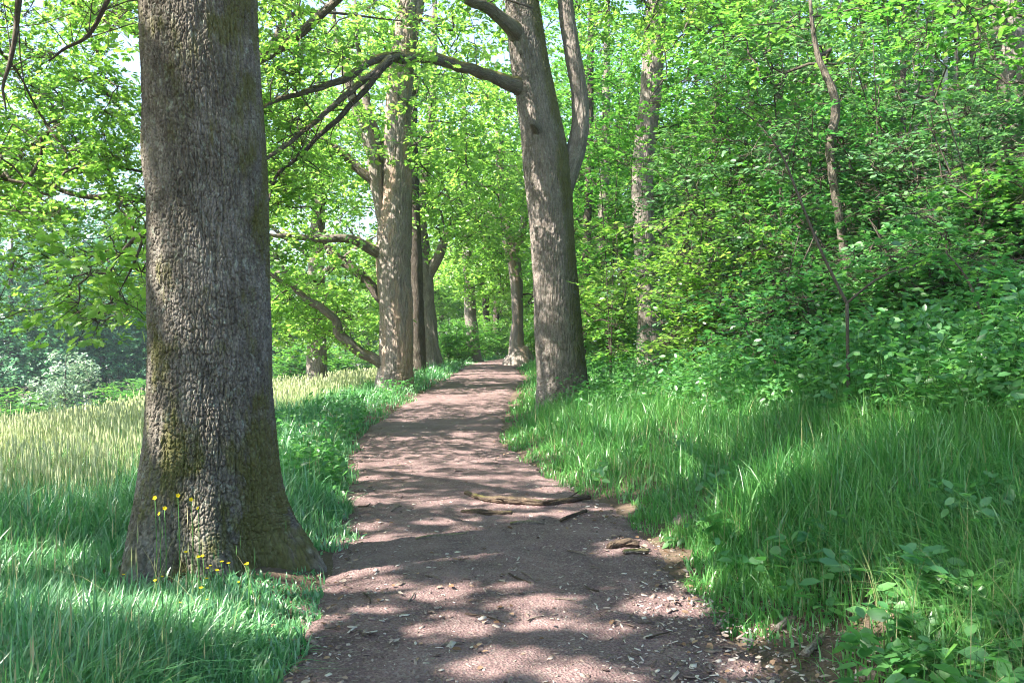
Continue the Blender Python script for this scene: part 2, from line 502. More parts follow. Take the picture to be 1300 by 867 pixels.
def sprays(mb, c, R, K, m, size, kind, rng, tilt=.35, ltilt=.45, thick=.25, droop=.15, twigs=0.0, mi=0, tmi=1, out=None):
    """c: spray centres; each spray = K twig tips, each tip = a rosette of m leaves"""
    n = len(c)
    nv = unit(np.stack([rng.normal(0, tilt, n), rng.normal(0, tilt, n), np.ones(n)], -1))
    a = unit(np.cross(nv, np.stack([rng.normal(size=n), rng.normal(size=n), rng.normal(size=n) * .1], -1)))
    b = np.cross(nv, a)
    th = rng.uniform(0, 2 * PI, (n, K)); r = np.sqrt(rng.uniform(0.02, 1, (n, K))) * R[:, None]
    tip = c[:, None] + a[:, None] * (r * np.cos(th))[..., None] + b[:, None] * (r * np.sin(th))[..., None] \
        + nv[:, None] * (rng.normal(0, thick, (n, K)) * R[:, None])[..., None]
    tip[..., 2] -= droop * r * r / R[:, None]
    al = rng.uniform(0, 2 * PI, (n, K, m))
    if twigs == 0:
        pass
    dirs = a[:, None, None] * np.cos(al)[..., None] + b[:, None, None] * np.sin(al)[..., None] \
        + nv[:, None, None] * rng.normal(-.05, ltilt * .7, (n, K, m, 1))
    ln = nv[:, None, None] + rng.normal(0, ltilt, (n, K, m, 3))
    sz = size * rng.uniform(.65, 1.2, (n, K, m))
    p = np.repeat(tip[:, :, None], m, 2) + unit(dirs) * (sz * .12)[..., None] + rng.normal(0, .18 * size, (n, K, m, 3))
    p = p.reshape(-1, 3); ok = open_sun(p)
    put_leaves(mb, p[ok], dirs.reshape(-1, 3)[ok], ln.reshape(-1, 3)[ok], sz.ravel()[ok], kind, mi)
    if twigs > 0:
        A = np.repeat(c[:, None], K, 1).reshape(-1, 3); B = tip.reshape(-1, 3)
        thin_twigs(mb, A, B, twigs, twigs * .4, tmi, rng)


def thin_twigs(mb, A, B, ra, rb, mi, rng, bow=.12):
    n = len(A)
    if n == 0: return
    ra = np.broadcast_to(ra, (n,)); rb = np.broadcast_to(rb, (n,))
    L = np.linalg.norm(B - A, axis=1)
    j1 = rng.normal(0, bow, (n, 3)) * L[:, None]; j1[:, 2] += .06 * L
    j2 = rng.normal(0, bow * .7, (n, 3)) * L[:, None] + j1 * .5
    ring = [A, A + (B - A) * .35 + j1, A + (B - A) * .7 + j2, B]
    t = unit(B - A)
    u = unit(np.cross(t, np.array([.3, .2, 1.0])))
    w = np.cross(t, u)
    ns = 4; vs = []; co = []
    for i, q in enumerate(ring):
        rr = ra + (rb - ra) * i / 3
        for k in range(ns):
            an = 2 * PI * k / ns
            o = (u * math.cos(an) + w * math.sin(an)) * rr[:, None]
            vs.append(q + o); co.append(np.concatenate([o, (L * i / 3)[:, None]], 1)[:, [0, 1, 3]])
    v = np.stack(vs, 1).reshape(-1, 3); co = np.stack(co, 1).reshape(-1, 3)
    f = grid_faces(4, ns)
    off = np.arange(n) * 4 * ns
    mb.add(v, [(f[None] + off[:, None, None]).reshape(-1, 4)], mi, bark_co=co)


def blob_points(blobs, rng, gap=.42, gs=.45, seed=0, outer=.5):
    out = []
    for (c, rad, n) in blobs:
        q = unit(rng.normal(size=(int(n * 2.6), 3))) * (rng.uniform(0, 1, (int(n * 2.6), 1)) ** outer)
        p = np.asarray(c) + q * np.asarray(rad)
        keep = fbm(p[:, 0] * gs, p[:, 1] * gs, p[:, 2] * gs * 1.6, seed + 77, 3) > gap
        out.append(p[keep][:n])
    return np.concatenate(out)


def connect(skel, c):
    """branch order: each spray hangs on the nearest limb point or on a spray already carried"""
    S = np.asarray(skel)[:, :3]
    n0 = len(S); n = len(c)
    d0 = np.array([np.min(((S - q) ** 2).sum(1)) for q in c])
    order = np.argsort(d0)
    allp = np.zeros((n0 + n, 3)); allp[:n0] = S
    par = np.zeros(n, int); m = n0
    for k in order:
        dd = ((allp[:m] - c[k]) ** 2).sum(1)
        par[m - n0] = int(np.argmin(dd)); allp[m] = c[k]; m += 1
    cnt = np.ones(n)
    for i in range(n - 1, -1, -1):
        if par[i] >= n0: cnt[par[i] - n0] += cnt[i]
    return allp[n0:], allp[par], cnt


EL = math.radians(47); AZ = math.radians(65)        # sun from the left, a little behind the camera
SUN = np.array([-math.sin(AZ) * math.cos(EL), -math.cos(AZ) * math.cos(EL), math.sin(EL)])
OPEN = [(at(px, py, d), r) for px, py, d, r in [
    (252, 10, 5.65, .40), (270, 50, 5.65, .42), (296, 95, 5.67, .38), (236, 305, 5.66, .26), (234, 340, 5.66, .28), (238, 375, 5.65, .29), (246, 415, 5.65, .24),
    (220, 526, 5.65, .33), (244, 546, 5.62, .33), (272, 570, 5.6, .33), (303, 600, 5.63, .32), (284, 692, 5.5, .40), (268, 665, 5.55, .15), (225, 715, 5.5, .15)]]
OPEN = [(p, r * 1.5) for p, r in OPEN]
OPEN += [(at(px, py, CAMZ * F / (py - 440.)), r * .68) for px, py, r in [
    (480, 745, .50), (560, 757, .58), (690, 770, .48), (600, 805, .50), (690, 800, .44), (650, 850, .55), (850, 775, .46), (820, 700, .5), (470, 690, .5), (460, 640, .55), (560, 690, .45),
    (620, 610, .6), (520, 590, .6), (560, 640, .5), (640, 690, .42), (700, 625, .5), (470, 610, .5), (900, 745, .45), (760, 860, .45), (960, 850, .4)]]
OPEN += [(at(px, py, d), r) for px, py, d, r in [(960, 640, 6.8, .55), (985, 620, 7., .5), (930, 665, 6.6, .45), (900, 590, 8.4, .5), (860, 560, 9.5, .6), (880, 500, 11, .8), (840, 520, 11.5, .8), (1150, 790, 4.4, .4), (1010, 600, 7.4, .5),
                                               (100, 760, 5.2, .4), (40, 700, 6., .5), (320, 770, 5.0, .45), (300, 815, 4.6, .5), (345, 790, 4.8, .45), (250, 835, 4.4, .45), (150, 800, 4.7, .4), (845, 545, 9.8, .6), (880, 525, 10.2, .6), (60, 830, 4.5, .4)]]


_or = np.random.default_rng(15)
for _i in range(46):
    _y = math.exp(_or.uniform(math.log(3.6), math.log(13)))
    OPEN.append((np.array([_or.uniform(-1.2, 1.4) - .12 * _y * (_y > 8), _y, .02]), _or.uniform(.14, .30)))


def open_sun(c, k=.62):  # drops leaves along sun lines, so sun patches are shaped into the crowns
    ok = np.ones(len(c), bool)
    for p, r in OPEN:
        v = c - p; t = v @ SUN
        dist = np.linalg.norm(v - t[:, None] * SUN, axis=1)
        ok &= ~((dist < r * k) & (t > .8))
    return ok


def crown(parent, skel, blobs, leafmat, seed, size=.12, R=(.35, .6), K=8, m=5, kind='ovate', gap=.42, gs=.45, twig=0.0, flat=False,
          barkmat=None, name='crown', rbase=.006, extra=None, zmin=None, loc=None, gapseed=None, avoid=None):
    rng = np.random.default_rng(seed)
    c = blob_points(blobs, rng, gap, gs, gapseed if gapseed is not None else seed)
    if extra is not None:
        c = np.concatenate([c, np.asarray(extra, float)])
    if zmin is not None:
        c = c[c[:, 2] > zmin]
    if avoid is not None:
        c = c[avoid(c)]
    c = c[open_sun(c, .25)]
    mbx = MB()
    B, A, cnt = connect(skel, c)
    ra = np.clip(rbase * np.sqrt(cnt + 1), .004, .075)
    thin_twigs(mbx, A, B, ra, np.clip(ra * .6, .003, 1), 1, rng, .10)
    RR = rng.uniform(R[0], R[1], len(c))
    if flat:
        sprays(mbx, c, RR, K, m, size, kind, rng, tilt=.22, ltilt=.28, thick=.10, droop=.25, twigs=twig)
    else:
        sprays(mbx, c, RR, K, m, size, kind, rng, twigs=twig)
    return mbx.build(name, [leafmat, barkmat or M['twig']], parent, loc=loc)


def loc_of(px, py, d): return at(px, py, d)


def skel_pts(*Qs):
    return np.concatenate([np.asarray(q)[::3] for q in Qs])


def side_twigs(mb, Q, r, n):
    rg = np.random.default_rng(int(abs(Q[0, 0]) * 1e4) + n)
    i = rg.integers(len(Q) // 5, len(Q) - 1, n)
    A_ = Q[i]; d = unit(rg.normal(0, 1, (n, 3)) + [0, 0, .25]); L_ = rg.uniform(.25, 1.1, n)
    B_ = A_ + d * L_[:, None]
    w0 = np.minimum(r[i] * .35, .016)
    thin_twigs(mb, A_, B_, w0, w0 * .3, 0, rg, .14)
    j = np.repeat(np.arange(n), 2); f = rg.uniform(.4, .9, 2 * n)[:, None]
    A2 = A_[j] + (B_[j] - A_[j]) * f
    thin_twigs(mb, A2, A2 + unit(d[j] + rg.normal(0, .7, (2 * n, 3))) * (L_[j] * .45)[:, None], w0[j] * .4, w0[j] * .15, 0, rg, .12)


def stem_px(mb, pts, d, disp=None, ns=16, step=.12, lump=.06, mossf=None, d1=None, wig=0.0, side=0):
    n = len(pts)
    dd = np.linspace(d, d1, n) if d1 is not None else np.full(n, d)
    P = [at(p[0], p[1], k) for p, k in zip(pts, dd)]
    R = [p[2] / 2 / F * k for p, k in zip(pts, dd)]
    q = tube(mb, P, R, ns=ns, step=step, disp=disp, lump=lump, mossf=mossf, wig=wig)
    if side:
        side_twigs(mb, q[0], q[1], side)
    return q


# ================================================================== first oak, beside the camera
def bark_disp(amp, pw, phh, seed, rref, fine=.25):
    nuu = max(8, int(round(2 * PI * rref / pw))); nu2 = nuu * 2

    def f(PH, S, r, pos):
        cx, cy = np.cos(PH) * rref, np.sin(PH) * rref
        warp = (fbm(cx * 3.2, cy * 3.2, S * 2.2, seed + 3, 3) - .5) * .11
        jag = (fbm(cx * 30, cy * 30, S * 22, seed + 6, 2) - .5) * .022 * (pw / .045)
        u = np.mod(PH / (2 * PI) * nuu + (warp + jag) / pw, nuu)
        v = S / phh + (fbm(cx * 14, cy * 14, S * 8, seed + 8, 3) - .5) * 1.6
        w = worley_bark(u, nuu, v, seed)
        u2 = np.mod(PH / (2 * PI) * nu2 + (warp + jag * 1.5) / pw * 2 + .37, nu2)
        w2 = worley_bark(u2, nu2, S / (phh * .42) + v * .3, seed + 31)
        pl = smooth(.02, .20, w) * .75 + .40 * smooth(.0, .28, w2)
        fn = fbm(cx * 70, cy * 70, S * 50, seed + 1, 2) - .5
        big = fbm(cx * 6, cy * 6, S * 1.5, seed + 2, 2) - .5
        fur = 1 - smooth(.0, .05, np.abs(fbm(cx * 10, cy * 10, S * 1.0, seed + 40, 3) - .5))
        am = .75 + .6 * vnoise(cx * 3, cy * 3, S * 1.4, seed + 44)
        return amp * am * (pl - .7) - amp * .7 * fur + amp * fine * 1.8 * fn + amp * .9 * big
    return f


tx, ty = -1.95, 6.0
tz = float(height(tx, ty)) - .12
oak1 = thing('oak_tree', (tx, ty, tz), 'thickest oak, mossy with deeply furrowed bark and flared foot in the near grass', 'tree', 'old oaks lining the path')
prof = [(760, 281, 224), (735, 281, 216), (715, 280, 208), (700, 277, 200), (680, 272, 196), (650, 268, 190), (610, 267, 177), (560, 268, 165), (500, 267, 157), (430, 268, 153), (330, 266, 151), (200, 264, 148), (100, 257, 147), (0, 252, 147)]
ax = [at(c, y, 6.0) for y, c, w in prof]; rr = [w / 2 / F * 6.0 * .965 for y, c, w in prof]
top = [((-2.1, 6.0, 5.0), .37), ((-2.05, 6.1, 6.5), .35), ((-1.95, 6.2, 8.5), .28), ((-1.8, 6.1, 10.5), .2), ((-1.9, 6.0, 13), .09), ((-2., 6., 14.5), .02)]
rel = bark_disp(.018, .027, .085, 5, .40)


def disp1(PH, S, r, pos):
    z = np.clip(pos[..., 2] - .05, 0, None)
    # buttress roots: right (+x), front-left, front-right and back
    f = 0
    for a0, w, h in ((.0, .20, .15), (2.9, .35, .05), (3.95, .22, .19), (4.5, .20, -.10), (5.02, .18, .15), (5.6, .24, -.11), (1.4, .4, .09), (2.2, .3, .06)):
        dd = np.angle(np.exp(1j * (PH - a0)))
        f = f + h * np.exp(-(dd / w) ** 2) * np.exp(-z / .28)
    knob = .035 * np.exp(-((np.angle(np.exp(1j * (PH - 3.6))) / .25) ** 2 + ((pos[..., 2] - 2.75) / .25) ** 2))
    return f + knob + rel(PH, S, r, pos) * np.clip(1.15 - .12 * pos[..., 2], .6, 1.2)


def moss1(PH, S, V, D):
    z = V[..., 2]
    right = smooth(-.15, .75, D[..., 0] + .3 * D[..., 1])
    low = np.exp(-np.clip(z, 0, None) / .85)
    patch = fbm(V[..., 0] * 2.2, V[..., 1] * 2.2, z * 1.3, 91, 4)
    return np.clip(.15 + .40 * right + .36 * low * (D[..., 0] > -.75) + 2.0 * (patch - .5) + 1.2 * (fbm(V[..., 0] * 9, V[..., 1] * 9, z * 6, 95, 3) - .5), 0, 1.1)


mb = MB()
P1 = np.array(ax + [t[0] for t in top]); R1 = np.array(rr + [t[1] for t in top])
# fine rows where the photograph looks closely, coarse rows above
Qa = catmull(P1, 900); ra_ = np.interp(np.linspace(0, len(P1) - 1, 900), np.arange(len(P1)), R1)
zs = np.concatenate([np.arange(Qa[0, 2], 4.4, .005), np.arange(4.4, 14.4, .12)])
Qf = np.stack([np.interp(zs, Qa[:, 2], Qa[:, i]) for i in range(3)], 1)
rf = np.interp(zs, Qa[:, 2], ra_)
tube(mb, Qf, rf, ns=720, disp=disp1, mossf=moss1, spline=False)
trunk1 = mb.build('trunk', M['oak_bark'], oak1, smooth_=True, loc=(tx, ty, tz))
sk = [Qf[-90::4]]
rng = np.random.default_rng(2)
for (z0, az, ln, dz, r0) in [(4.7, 2.7, 5.6, 1.2, .15), (5.2, 1.9, 5.6, .6, .13), (5.4, .4, 5.2, 2.0, .14), (5.9, 4.0, 5.2, 1.6, .13), (6.6, 5.4, 4.6, 2.4, .12),
                            (7.2, 3.3, 5.2, 2.0, .12), (7.8, 1.0, 4.6, 2.6, .11), (8.8, 2.3, 4.4, 2.4, .1), (9.4, 5.9, 4, 2.6, .09), (10.5, 4.4, 3.4, 2.5, .07)]:
    b0 = np.array([np.interp(z0, Qf[:, 2], Qf[:, i]) for i in range(3)])
    dv = np.array([math.cos(az), math.sin(az), 0])
    pts = [b0, b0 + dv * ln * .25 + [0, 0, dz * .45], b0 + dv * ln * .5 + [0, 0, dz * .7] + rng.normal(0, .2, 3),
           b0 + dv * ln * .78 + [0, 0, dz * .9] + rng.normal(0, .25, 3), b0 + dv * ln + [0, 0, dz] + rng.normal(0, .3, 3)]
    mb = MB(); q, _ = tube(mb, pts, [r0, r0 * .75, r0 * .55, r0 * .35, r0 * .12], ns=10, n=22, lump=.1)
    mb.build('limb', M['mossy_bark'], oak1, smooth_=True, loc=(tx, ty, tz)); sk.append(q)
# low side branch that droops on the left of the trunk, away from the camera
mb = MB()
pts = [at(262, 265, 6.25), at(205, 285, 7.0), at(170, 305, 7.3), at(148, 330, 7.5), at(138, 352, 7.6)]
q1, _ = tube(mb, pts, [.035, .026, .018, .011, .004], ns=8, n=18, lump=.1)
pts = [at(185, 295, 7.15), at(170, 335, 7.2), at(152, 370, 7.3)]
q2, _ = tube(mb, pts, [.014, .010, .004], ns=6, n=10)
mb.build('limb', M['twig'], oak1, smooth_=True, loc=(tx, ty, tz)); low = np.concatenate([q1, q2]); sk.append(low)
mb = MB()
q3, _ = stem_px(mb, [(34, -60, 9), (24, -5, 8), (20, 40, 6.5), (12, 80, 5.5), (4, 110, 4), (8, 140, 2)], 7.2, ns=8, step=.06, lump=.15, wig=.03, side=9)
mb.build('limb', M['twig'], oak1, smooth_=True, loc=(tx, ty, tz)); sk.append(q3)
mb = MB()
q4, _ = stem_px(mb, [(150, -30, 7), (128, 15, 6), (108, 45, 5), (80, 60, 4), (60, 75, 2)], 7.8, ns=8, step=.06, lump=.15, wig=.03, side=10)
mb.build('limb', M['twig'], oak1, smooth_=True, loc=(tx, ty, tz)); sk.append(q4)
ex = [at(a, b, d) for a, b, d in [(120, 290, 7.6), (140, 300, 7.5), (135, 330, 7.6), (115, 350, 7.7), (150, 350, 7.5), (165, 325, 7.3), (100, 385, 7.7), (140, 385, 7.4),
                                 (160, 385, 7.3), (120, 405, 7.5), (95, 330, 7.9), (180, 345, 7.2)]]
_rs = np.random.default_rng(46)
ex += [at(_rs.uniform(1040, 1330), _rs.uniform(600, 790), _rs.uniform(4.6, 6.6)) + SUN * _rs.uniform(10.5, 13.5) for _k in range(120)]  # unseen sprays added towards the sun to shade the right bank
oc = np.array([tx, ty, 0])
crown(oak1, np.concatenate(sk), [(oc + [0, 0, 9.2], (6.8, 6.8, 3.6), 560), (oc + [-3.2, 3.5, 6.6], (4.2, 3.6, 1.5), 50), (oc + [-4.5, -1., 6.8], (4, 4, 1.6), 60),
                                (oc + [2.5, 1.5, 7.2], (3.6, 4, 1.6), 60)],
      M['oak_leaf'], 11, size=.105, R=(.3, .5), K=9, m=7, kind='oak', gap=.48, gs=.65, extra=ex, twig=.004, loc=(tx, ty, tz),
      avoid=lambda c: ~((np.abs(c[:, 0] / np.maximum(c[:, 1], .5) + .335) < .075) & (c[:, 1] < 6.2) & (c[:, 2] < 4.6)))

# ================================================================== oak behind it, its trunk hidden from here
def simple_oak(name, label, base, H, r0, blobs, seed, bark='oak_bark_far', leafm='oak_leaf', group='old oaks lining the path', limbs=8, lz=(.25, .75), lean=(0, 0), leafkw=None, ll=(3.5, 5.5)):
    rng = np.random.default_rng(seed)
    base = np.asarray(base, float)
    t = thing(name, base, label, 'tree', group)
    mb = MB()
    hs = np.array([-.2, .0, .35, 1.0, .3 * H, .55 * H, .8 * H, H])
    P = np.stack([base[0] + lean[0] * hs / H + np.r_[0, 0, 0, 0, rng.normal(0, .18, 4)], base[1] + lean[1] * hs / H + np.r_[0, 0, 0, 0, rng.normal(0, .18, 4)], base[2] + hs], 1)
    Q, _ = tube(mb, P, np.array([1.5, 1.42, 1.12, 1.0, .85, .6, .33, .05]) * r0, ns=20, n=60, lump=.10, disp=bark_disp(.012, .07, .2, seed, r0))
    mb.build('trunk', M[bark], t, smooth_=True, loc=base)
    sks = [Q[12:]]
    for i in range(limbs):
        z0 = H * rng.uniform(*lz); az = i * 2.4 + rng.uniform(-.5, .5); ln = rng.uniform(*ll) * (1.1 - .4 * z0 / H); dz = rng.uniform(.4, 2.6)
        b0 = np.array([np.interp(z0 + base[2], Q[:, 2], Q[:, k]) for k in range(3)]); dv = np.array([math.cos(az), math.sin(az), 0])
        pts = [b0, b0 + dv * ln * .3 + [0, 0, dz * .4], b0 + dv * ln * .6 + [0, 0, dz * .8] + rng.normal(0, .3, 3), b0 + dv * ln + [0, 0, dz] + rng.normal(0, .35, 3)]
        mb = MB(); rb = r0 * rng.uniform(.22, .36)
        q, _ = tube(mb, pts, [rb, rb * .7, rb * .45, rb * .12], ns=8, n=16, lump=.1)
        mb.build('limb', M['mossy_bark'], t, smooth_=True, loc=base); sks.append(q)
    kw = dict(size=.14, K=8, m=5, gap=.44)
    kw.update(leafkw or {})
    crown(t, np.concatenate(sks), blobs, M[leafm], seed + 100, loc=base, **kw)
    return t


def gnd(x, y, dz=0.): return np.array([x, y, float(height(x, y)) + dz])


b = gnd(-5.0, 15.0)
simple_oak('oak_tree', 'spreading oak with sunlit yellow green leaves, its trunk hidden behind the thick near trunk', b, 13, .4,
           [(b + [-1.0, -1, 5.2], (6.6, 4.8, 3.3), 680), (b + [0, 0, 9.5], (6, 6, 3.5), 260), (b + [2.0, .5, 5.2], (2.2, 3, 2.6), 100), (b + [-4.6, -.5, 4.9], (3.2, 2.8, 1.9), 210)],
           31, leafkw=dict(size=.098, K=12, m=8, kind='oak', twig=.004, gap=.38, avoid=lambda c: ~((650 + c[:, 0] / c[:, 1] * F > 392) & (c[:, 2] < 8))), limbs=10, ll=(4, 6))
b = gnd(-4.6, -3.4)
simple_oak('oak_tree', 'oak of the same row standing behind the viewer, shading the near path', b, 13, .4,
           [(b + [0, 0, 8.8], (8, 7.5, 3.9), 1000)], 37, leafkw=dict(size=.16, K=8, m=5, gap=.48, gs=.7, R=(.3, .55)), limbs=8)

rng = np.random.default_rng(44)
shade_pts = np.array([at(px + rng.uniform(-10, 10), py + rng.uniform(-8, 8), 5.65) + SUN * rng.uniform(9., 13.) for py in (-40, 0, 130, 160, 195, 225, 255, 450, 475, 500, 625, 650, 715) for px in (185, 220, 250, 285, 320) for k in range(6)]
    + [at(px, py, CAMZ * F / (py - 440.)) + SUN * rng.uniform(9., 13.) for py in (720, 740, 785, 825, 865, 660) for px in (430, 520, 610, 740, 800, 900) for k in range(3)])
b = gnd(-11.2, 1.2)  # oak added out of view; its extra sprays shade trunk, grass and path
simple_oak('oak_tree', 'unseen oak added left of the view to shade the near trunk and grass', b, 13, .35,
           [(b + [0, 0, 9.6], (6.8, 6.4, 3.6), 1100)], 41, leafkw=dict(extra=shade_pts, size=.15, K=8, m=6, gap=.43, gs=.6, R=(.3, .5)), limbs=8, group='oak added out of view for shade')

# ================================================================== oak on the right of the path, with a second stem
def moss_right(a):
    def f(PH, S, V, D):
        return np.clip(a * smooth(.0, .8, D[..., 0]) + .9 * (fbm(V[..., 0] * 2, V[..., 1] * 2, V[..., 2] * 1.2, 17, 3) - .5), 0, 1)
    return f


def moss_top(a):
    def f(PH, S, V, D):
        return np.clip(a * smooth(-.1, .8, D[..., 2]) + 1.2 * (fbm(V[..., 0] * 3, V[..., 1] * 3, V[..., 2] * 3, 19, 3) - .45), 0, 1)
    return f


d2 = 18.5
b2 = at(716, 522, d2)
oak2 = thing('oak_tree', b2, 'tall oak with slim second stem and long arching limb, right of the path', 'tree', 'old oaks lining the path')
mb = MB()
Q2, r2 = stem_px(mb, [(717, 535, 86), (717, 522, 80), (716, 508, 70), (714, 480, 64), (709, 420, 60), (704, 340, 55), (699, 270, 56), (694, 210, 60), (685, 150, 52), (675, 95, 48), (667, 40, 46), (662, 0, 42), (655, -80, 40), (650, -180, 34), (640, -330, 24), (635, -480, 10), (632, -560, 2)],
                 d2, disp=bark_disp(.022, .055, .16, 8, .5), ns=150, step=.022, mossf=moss_right(.75), lump=.03)
mb.build('trunk', M['oak_bark_far'], oak2, smooth_=True, loc=b2)
mb = MB()
Qs, _ = stem_px(mb, [(706, 260, 34), (719, 222, 30), (731, 190, 25), (737, 155, 22), (735, 115, 21), (727, 70, 20), (720, 25, 20), (717, -20, 19), (718, -100, 16), (724, -220, 10), (728, -330, 3)], d2, d1=d2 + .3,
                disp=bark_disp(.012, .05, .15, 9, .2), ns=40, step=.05)
mb.build('stem', M['oak_bark_far'], oak2, smooth_=True, loc=b2)
mb = MB()
Qa1, _ = stem_px(mb, [(668, 118, 26), (645, 103, 20), (622, 95, 15), (598, 90, 14), (570, 80, 15), (540, 72, 14), (515, 70, 13), (492, 72, 12), (465, 83, 10), (438, 102, 9), (412, 114, 8), (385, 120, 7), (355, 130, 6), (320, 142, 4)], d2, d1=14.0, ns=14, step=.08, lump=.2, mossf=moss_top(.8), wig=.10, side=14)
mb.build('limb', M['mossy_bark'], oak2, smooth_=True, loc=b2)
mb = MB()
Qa2, _ = stem_px(mb, [(497, 73, 9), (470, 95, 8), (445, 116, 8), (418, 138, 7), (390, 163, 6), (365, 183, 6), (335, 207, 5), (305, 225, 2)], 15.9, d1=14.2, ns=10, step=.08, lump=.18, mossf=moss_top(.4), wig=.09, side=12)
mb.build('limb', M['mossy_bark'], oak2, smooth_=True, loc=b2)
mb = MB()
Qa3, _ = stem_px(mb, [(495, 78, 9), (480, 92, 8), (458, 120, 7), (432, 147, 7), (405, 172, 6), (382, 197, 5), (362, 215, 5), (345, 238, 4), (338, 250, 2)], 15.9, d1=14.0, ns=10, step=.08, lump=.18, wig=.09, side=12)
mb.build('limb', M['dark_bark'], oak2, smooth_=True, loc=b2)
mb = MB()
Qa4, _ = stem_px(mb, [(668, 55, 30), (650, 38, 22), (632, 24, 17), (610, 10, 15), (585, -4, 14), (540, -30, 12), (480, -60, 9), (400, -90, 4)], d2, d1=16.5, ns=14, step=.08, lump=.18, mossf=moss_top(.6), wig=.10, side=8)
mb.build('limb', M['mossy_bark'], oak2, smooth_=True, loc=b2)
mb = MB()
tube(mb, [at(685, 172, d2 - .25), at(679, 160, d2 - .48), at(676, 156, d2 - .58)], [.13, .10, .075], ns=12, n=8, lump=.15)
mb.build('branch_stub', M['mossy_bark'], oak2, smooth_=True, loc=b2)
sk = [Q2[-300::8], Qs[-60::3], Qa1[20:], Qa2, Qa3, Qa4]
rng = np.random.default_rng(6)
for (py, az, ln, dz, r0) in [(-60, .3, 5, 1.5, .15), (-110, 3.6, 5, 1.6, .15), (-150, 5.0, 5.5, 1.2, .15), (-200, 1.7, 5, 2, .14), (-260, 2.8, 4.5, 2, .12), (-320, 4.3, 4.5, 2, .1), (-380, 0., 4, 2, .09)]:
    b0 = np.array([np.interp(at(0, py, d2)[2], Q2[:, 2], Q2[:, k]) for k in range(3)]); dv = np.array([math.cos(az), math.sin(az), 0])
    pts = [b0, b0 + dv * ln * .3 + [0, 0, dz * .4], b0 + dv * ln * .6 + [0, 0, dz * .8] + rng.normal(0, .3, 3), b0 + dv * ln + [0, 0, dz] + rng.normal(0, .35, 3)]
    mb = MB(); q, _ = tube(mb, pts, [r0, r0 * .7, r0 * .45, r0 * .12], ns=9, n=16, lump=.1)
    mb.build('limb', M['mossy_bark'], oak2, smooth_=True, loc=b2); sk.append(q)
ex = [at(a, bb, d) + rng.normal(0, .25, 3) for a, bb, d in [(520, 95, 16.5), (505, 100, 16.2), (535, 90, 16.6), (430, 60, 15), (400, 90, 14.6), (370, 100, 14.2), (380, 60, 14.4), (350, 90, 14),
      (450, 45, 15.5), (345, 150, 14), (560, 110, 17), (590, 60, 17.5), (560, 45, 17), (610, 45, 18), (350, 170, 14), (420, 80, 15)]]
crown(oak2, np.concatenate(sk), [(b2 + [-.8, 0, 13.0], (7, 7, 4.2), 330), (b2 + [-3.5, -2., 8.6], (3.2, 2.5, 1.3), 25), (b2 + [3.2, 0, 9.0], (3.5, 4, 2.0), 170)],
      M['oak_leaf'], 51, size=.135, K=8, m=6, kind='oak', extra=ex, loc=b2, twig=.004, gap=.50, gs=.7)

# ================================================================== third oak: left row, several stems, flaking bark
d3 = 25.0
b3 = at(503, 497, d3)
oak3 = thing('oak_tree', b3, 'oak with orange flaking bark and several upright stems, left of the path', 'tree', 'old oaks lining the path')
mb = MB()
Q3, _ = stem_px(mb, [(502, 512, 60), (502, 498, 54), (502, 485, 48), (503, 460, 44), (503, 400, 42), (500, 340, 44), (501, 300, 44), (504, 250, 38), (505, 190, 34), (506, 130, 32), (511, 80, 30), (516, 30, 27), (520, -20, 25), (526, -120, 20), (530, -260, 10), (532, -330, 2)], d3,
                disp=bark_disp(.03, .08, .25, 12, .48), ns=90, step=.05, mossf=moss_right(.35), lump=.07)
mb.build('trunk', M['flaking_bark'], oak3, smooth_=True, loc=b3)
sk = [Q3[-120::4]]
for i, (pts, dd, mat, nm) in enumerate([
        ([(496, 305, 22), (487, 280, 19), (480, 245, 17), (476, 210, 16), (468, 175, 15), (458, 150, 14), (449, 130, 13), (440, 100, 11), (430, 60, 8), (425, 10, 4)], -.4, 'flaking_bark', 'stem'),
        ([(497, 265, 18), (489, 235, 15), (485, 205, 14), (478, 170, 13), (468, 145, 12), (462, 110, 9), (455, 60, 6), (452, 0, 3)], .3, 'oak_bark_far', 'stem'),
        ([(512, 60, 20), (520, 35, 17), (528, 10, 16), (534, -25, 14), (545, -100, 8), (550, -180, 3)], 0, 'flaking_bark', 'stem'),
        ([(484, 238, 12), (468, 225, 12), (450, 208, 12), (436, 194, 10), (425, 184, 8)], -.4, 'mossy_bark', 'limb'),
        ([(500, 330, 16), (478, 320, 14), (455, 310, 12), (430, 303, 11), (400, 302, 9), (370, 300, 8), (345, 300, 5), (300, 292, 2)], -1.5, 'mossy_bark', 'limb'),
        ([(498, 395, 14), (478, 370, 13), (462, 352, 12), (440, 335, 13), (425, 328, 12), (415, 310, 10), (410, 296, 8), (402, 270, 4)], 1.0, 'dark_bark', 'limb'),
        ([(500, 475, 16.0), (484, 464, 15.2), (465, 450, 13.6), (446, 436, 13.6), (432, 425, 12.8), (428, 408, 10.4), (412, 393, 10.4), (394, 384, 9.6), (375, 370, 7.2), (350, 352, 4.8), (330, 335, 2.4)], -.8, 'mossy_bark', 'limb')]):
    mb = MB(); q, _ = stem_px(mb, pts, d3, d1=d3 + dd, ns=14, step=.1, lump=.18, mossf=moss_top(.35 if mat != 'dark_bark' else .1), wig=.10, side=10 if nm == 'limb' else 0)
    mb.build(nm, M[mat], oak3, smooth_=True, loc=b3); sk.append(q)
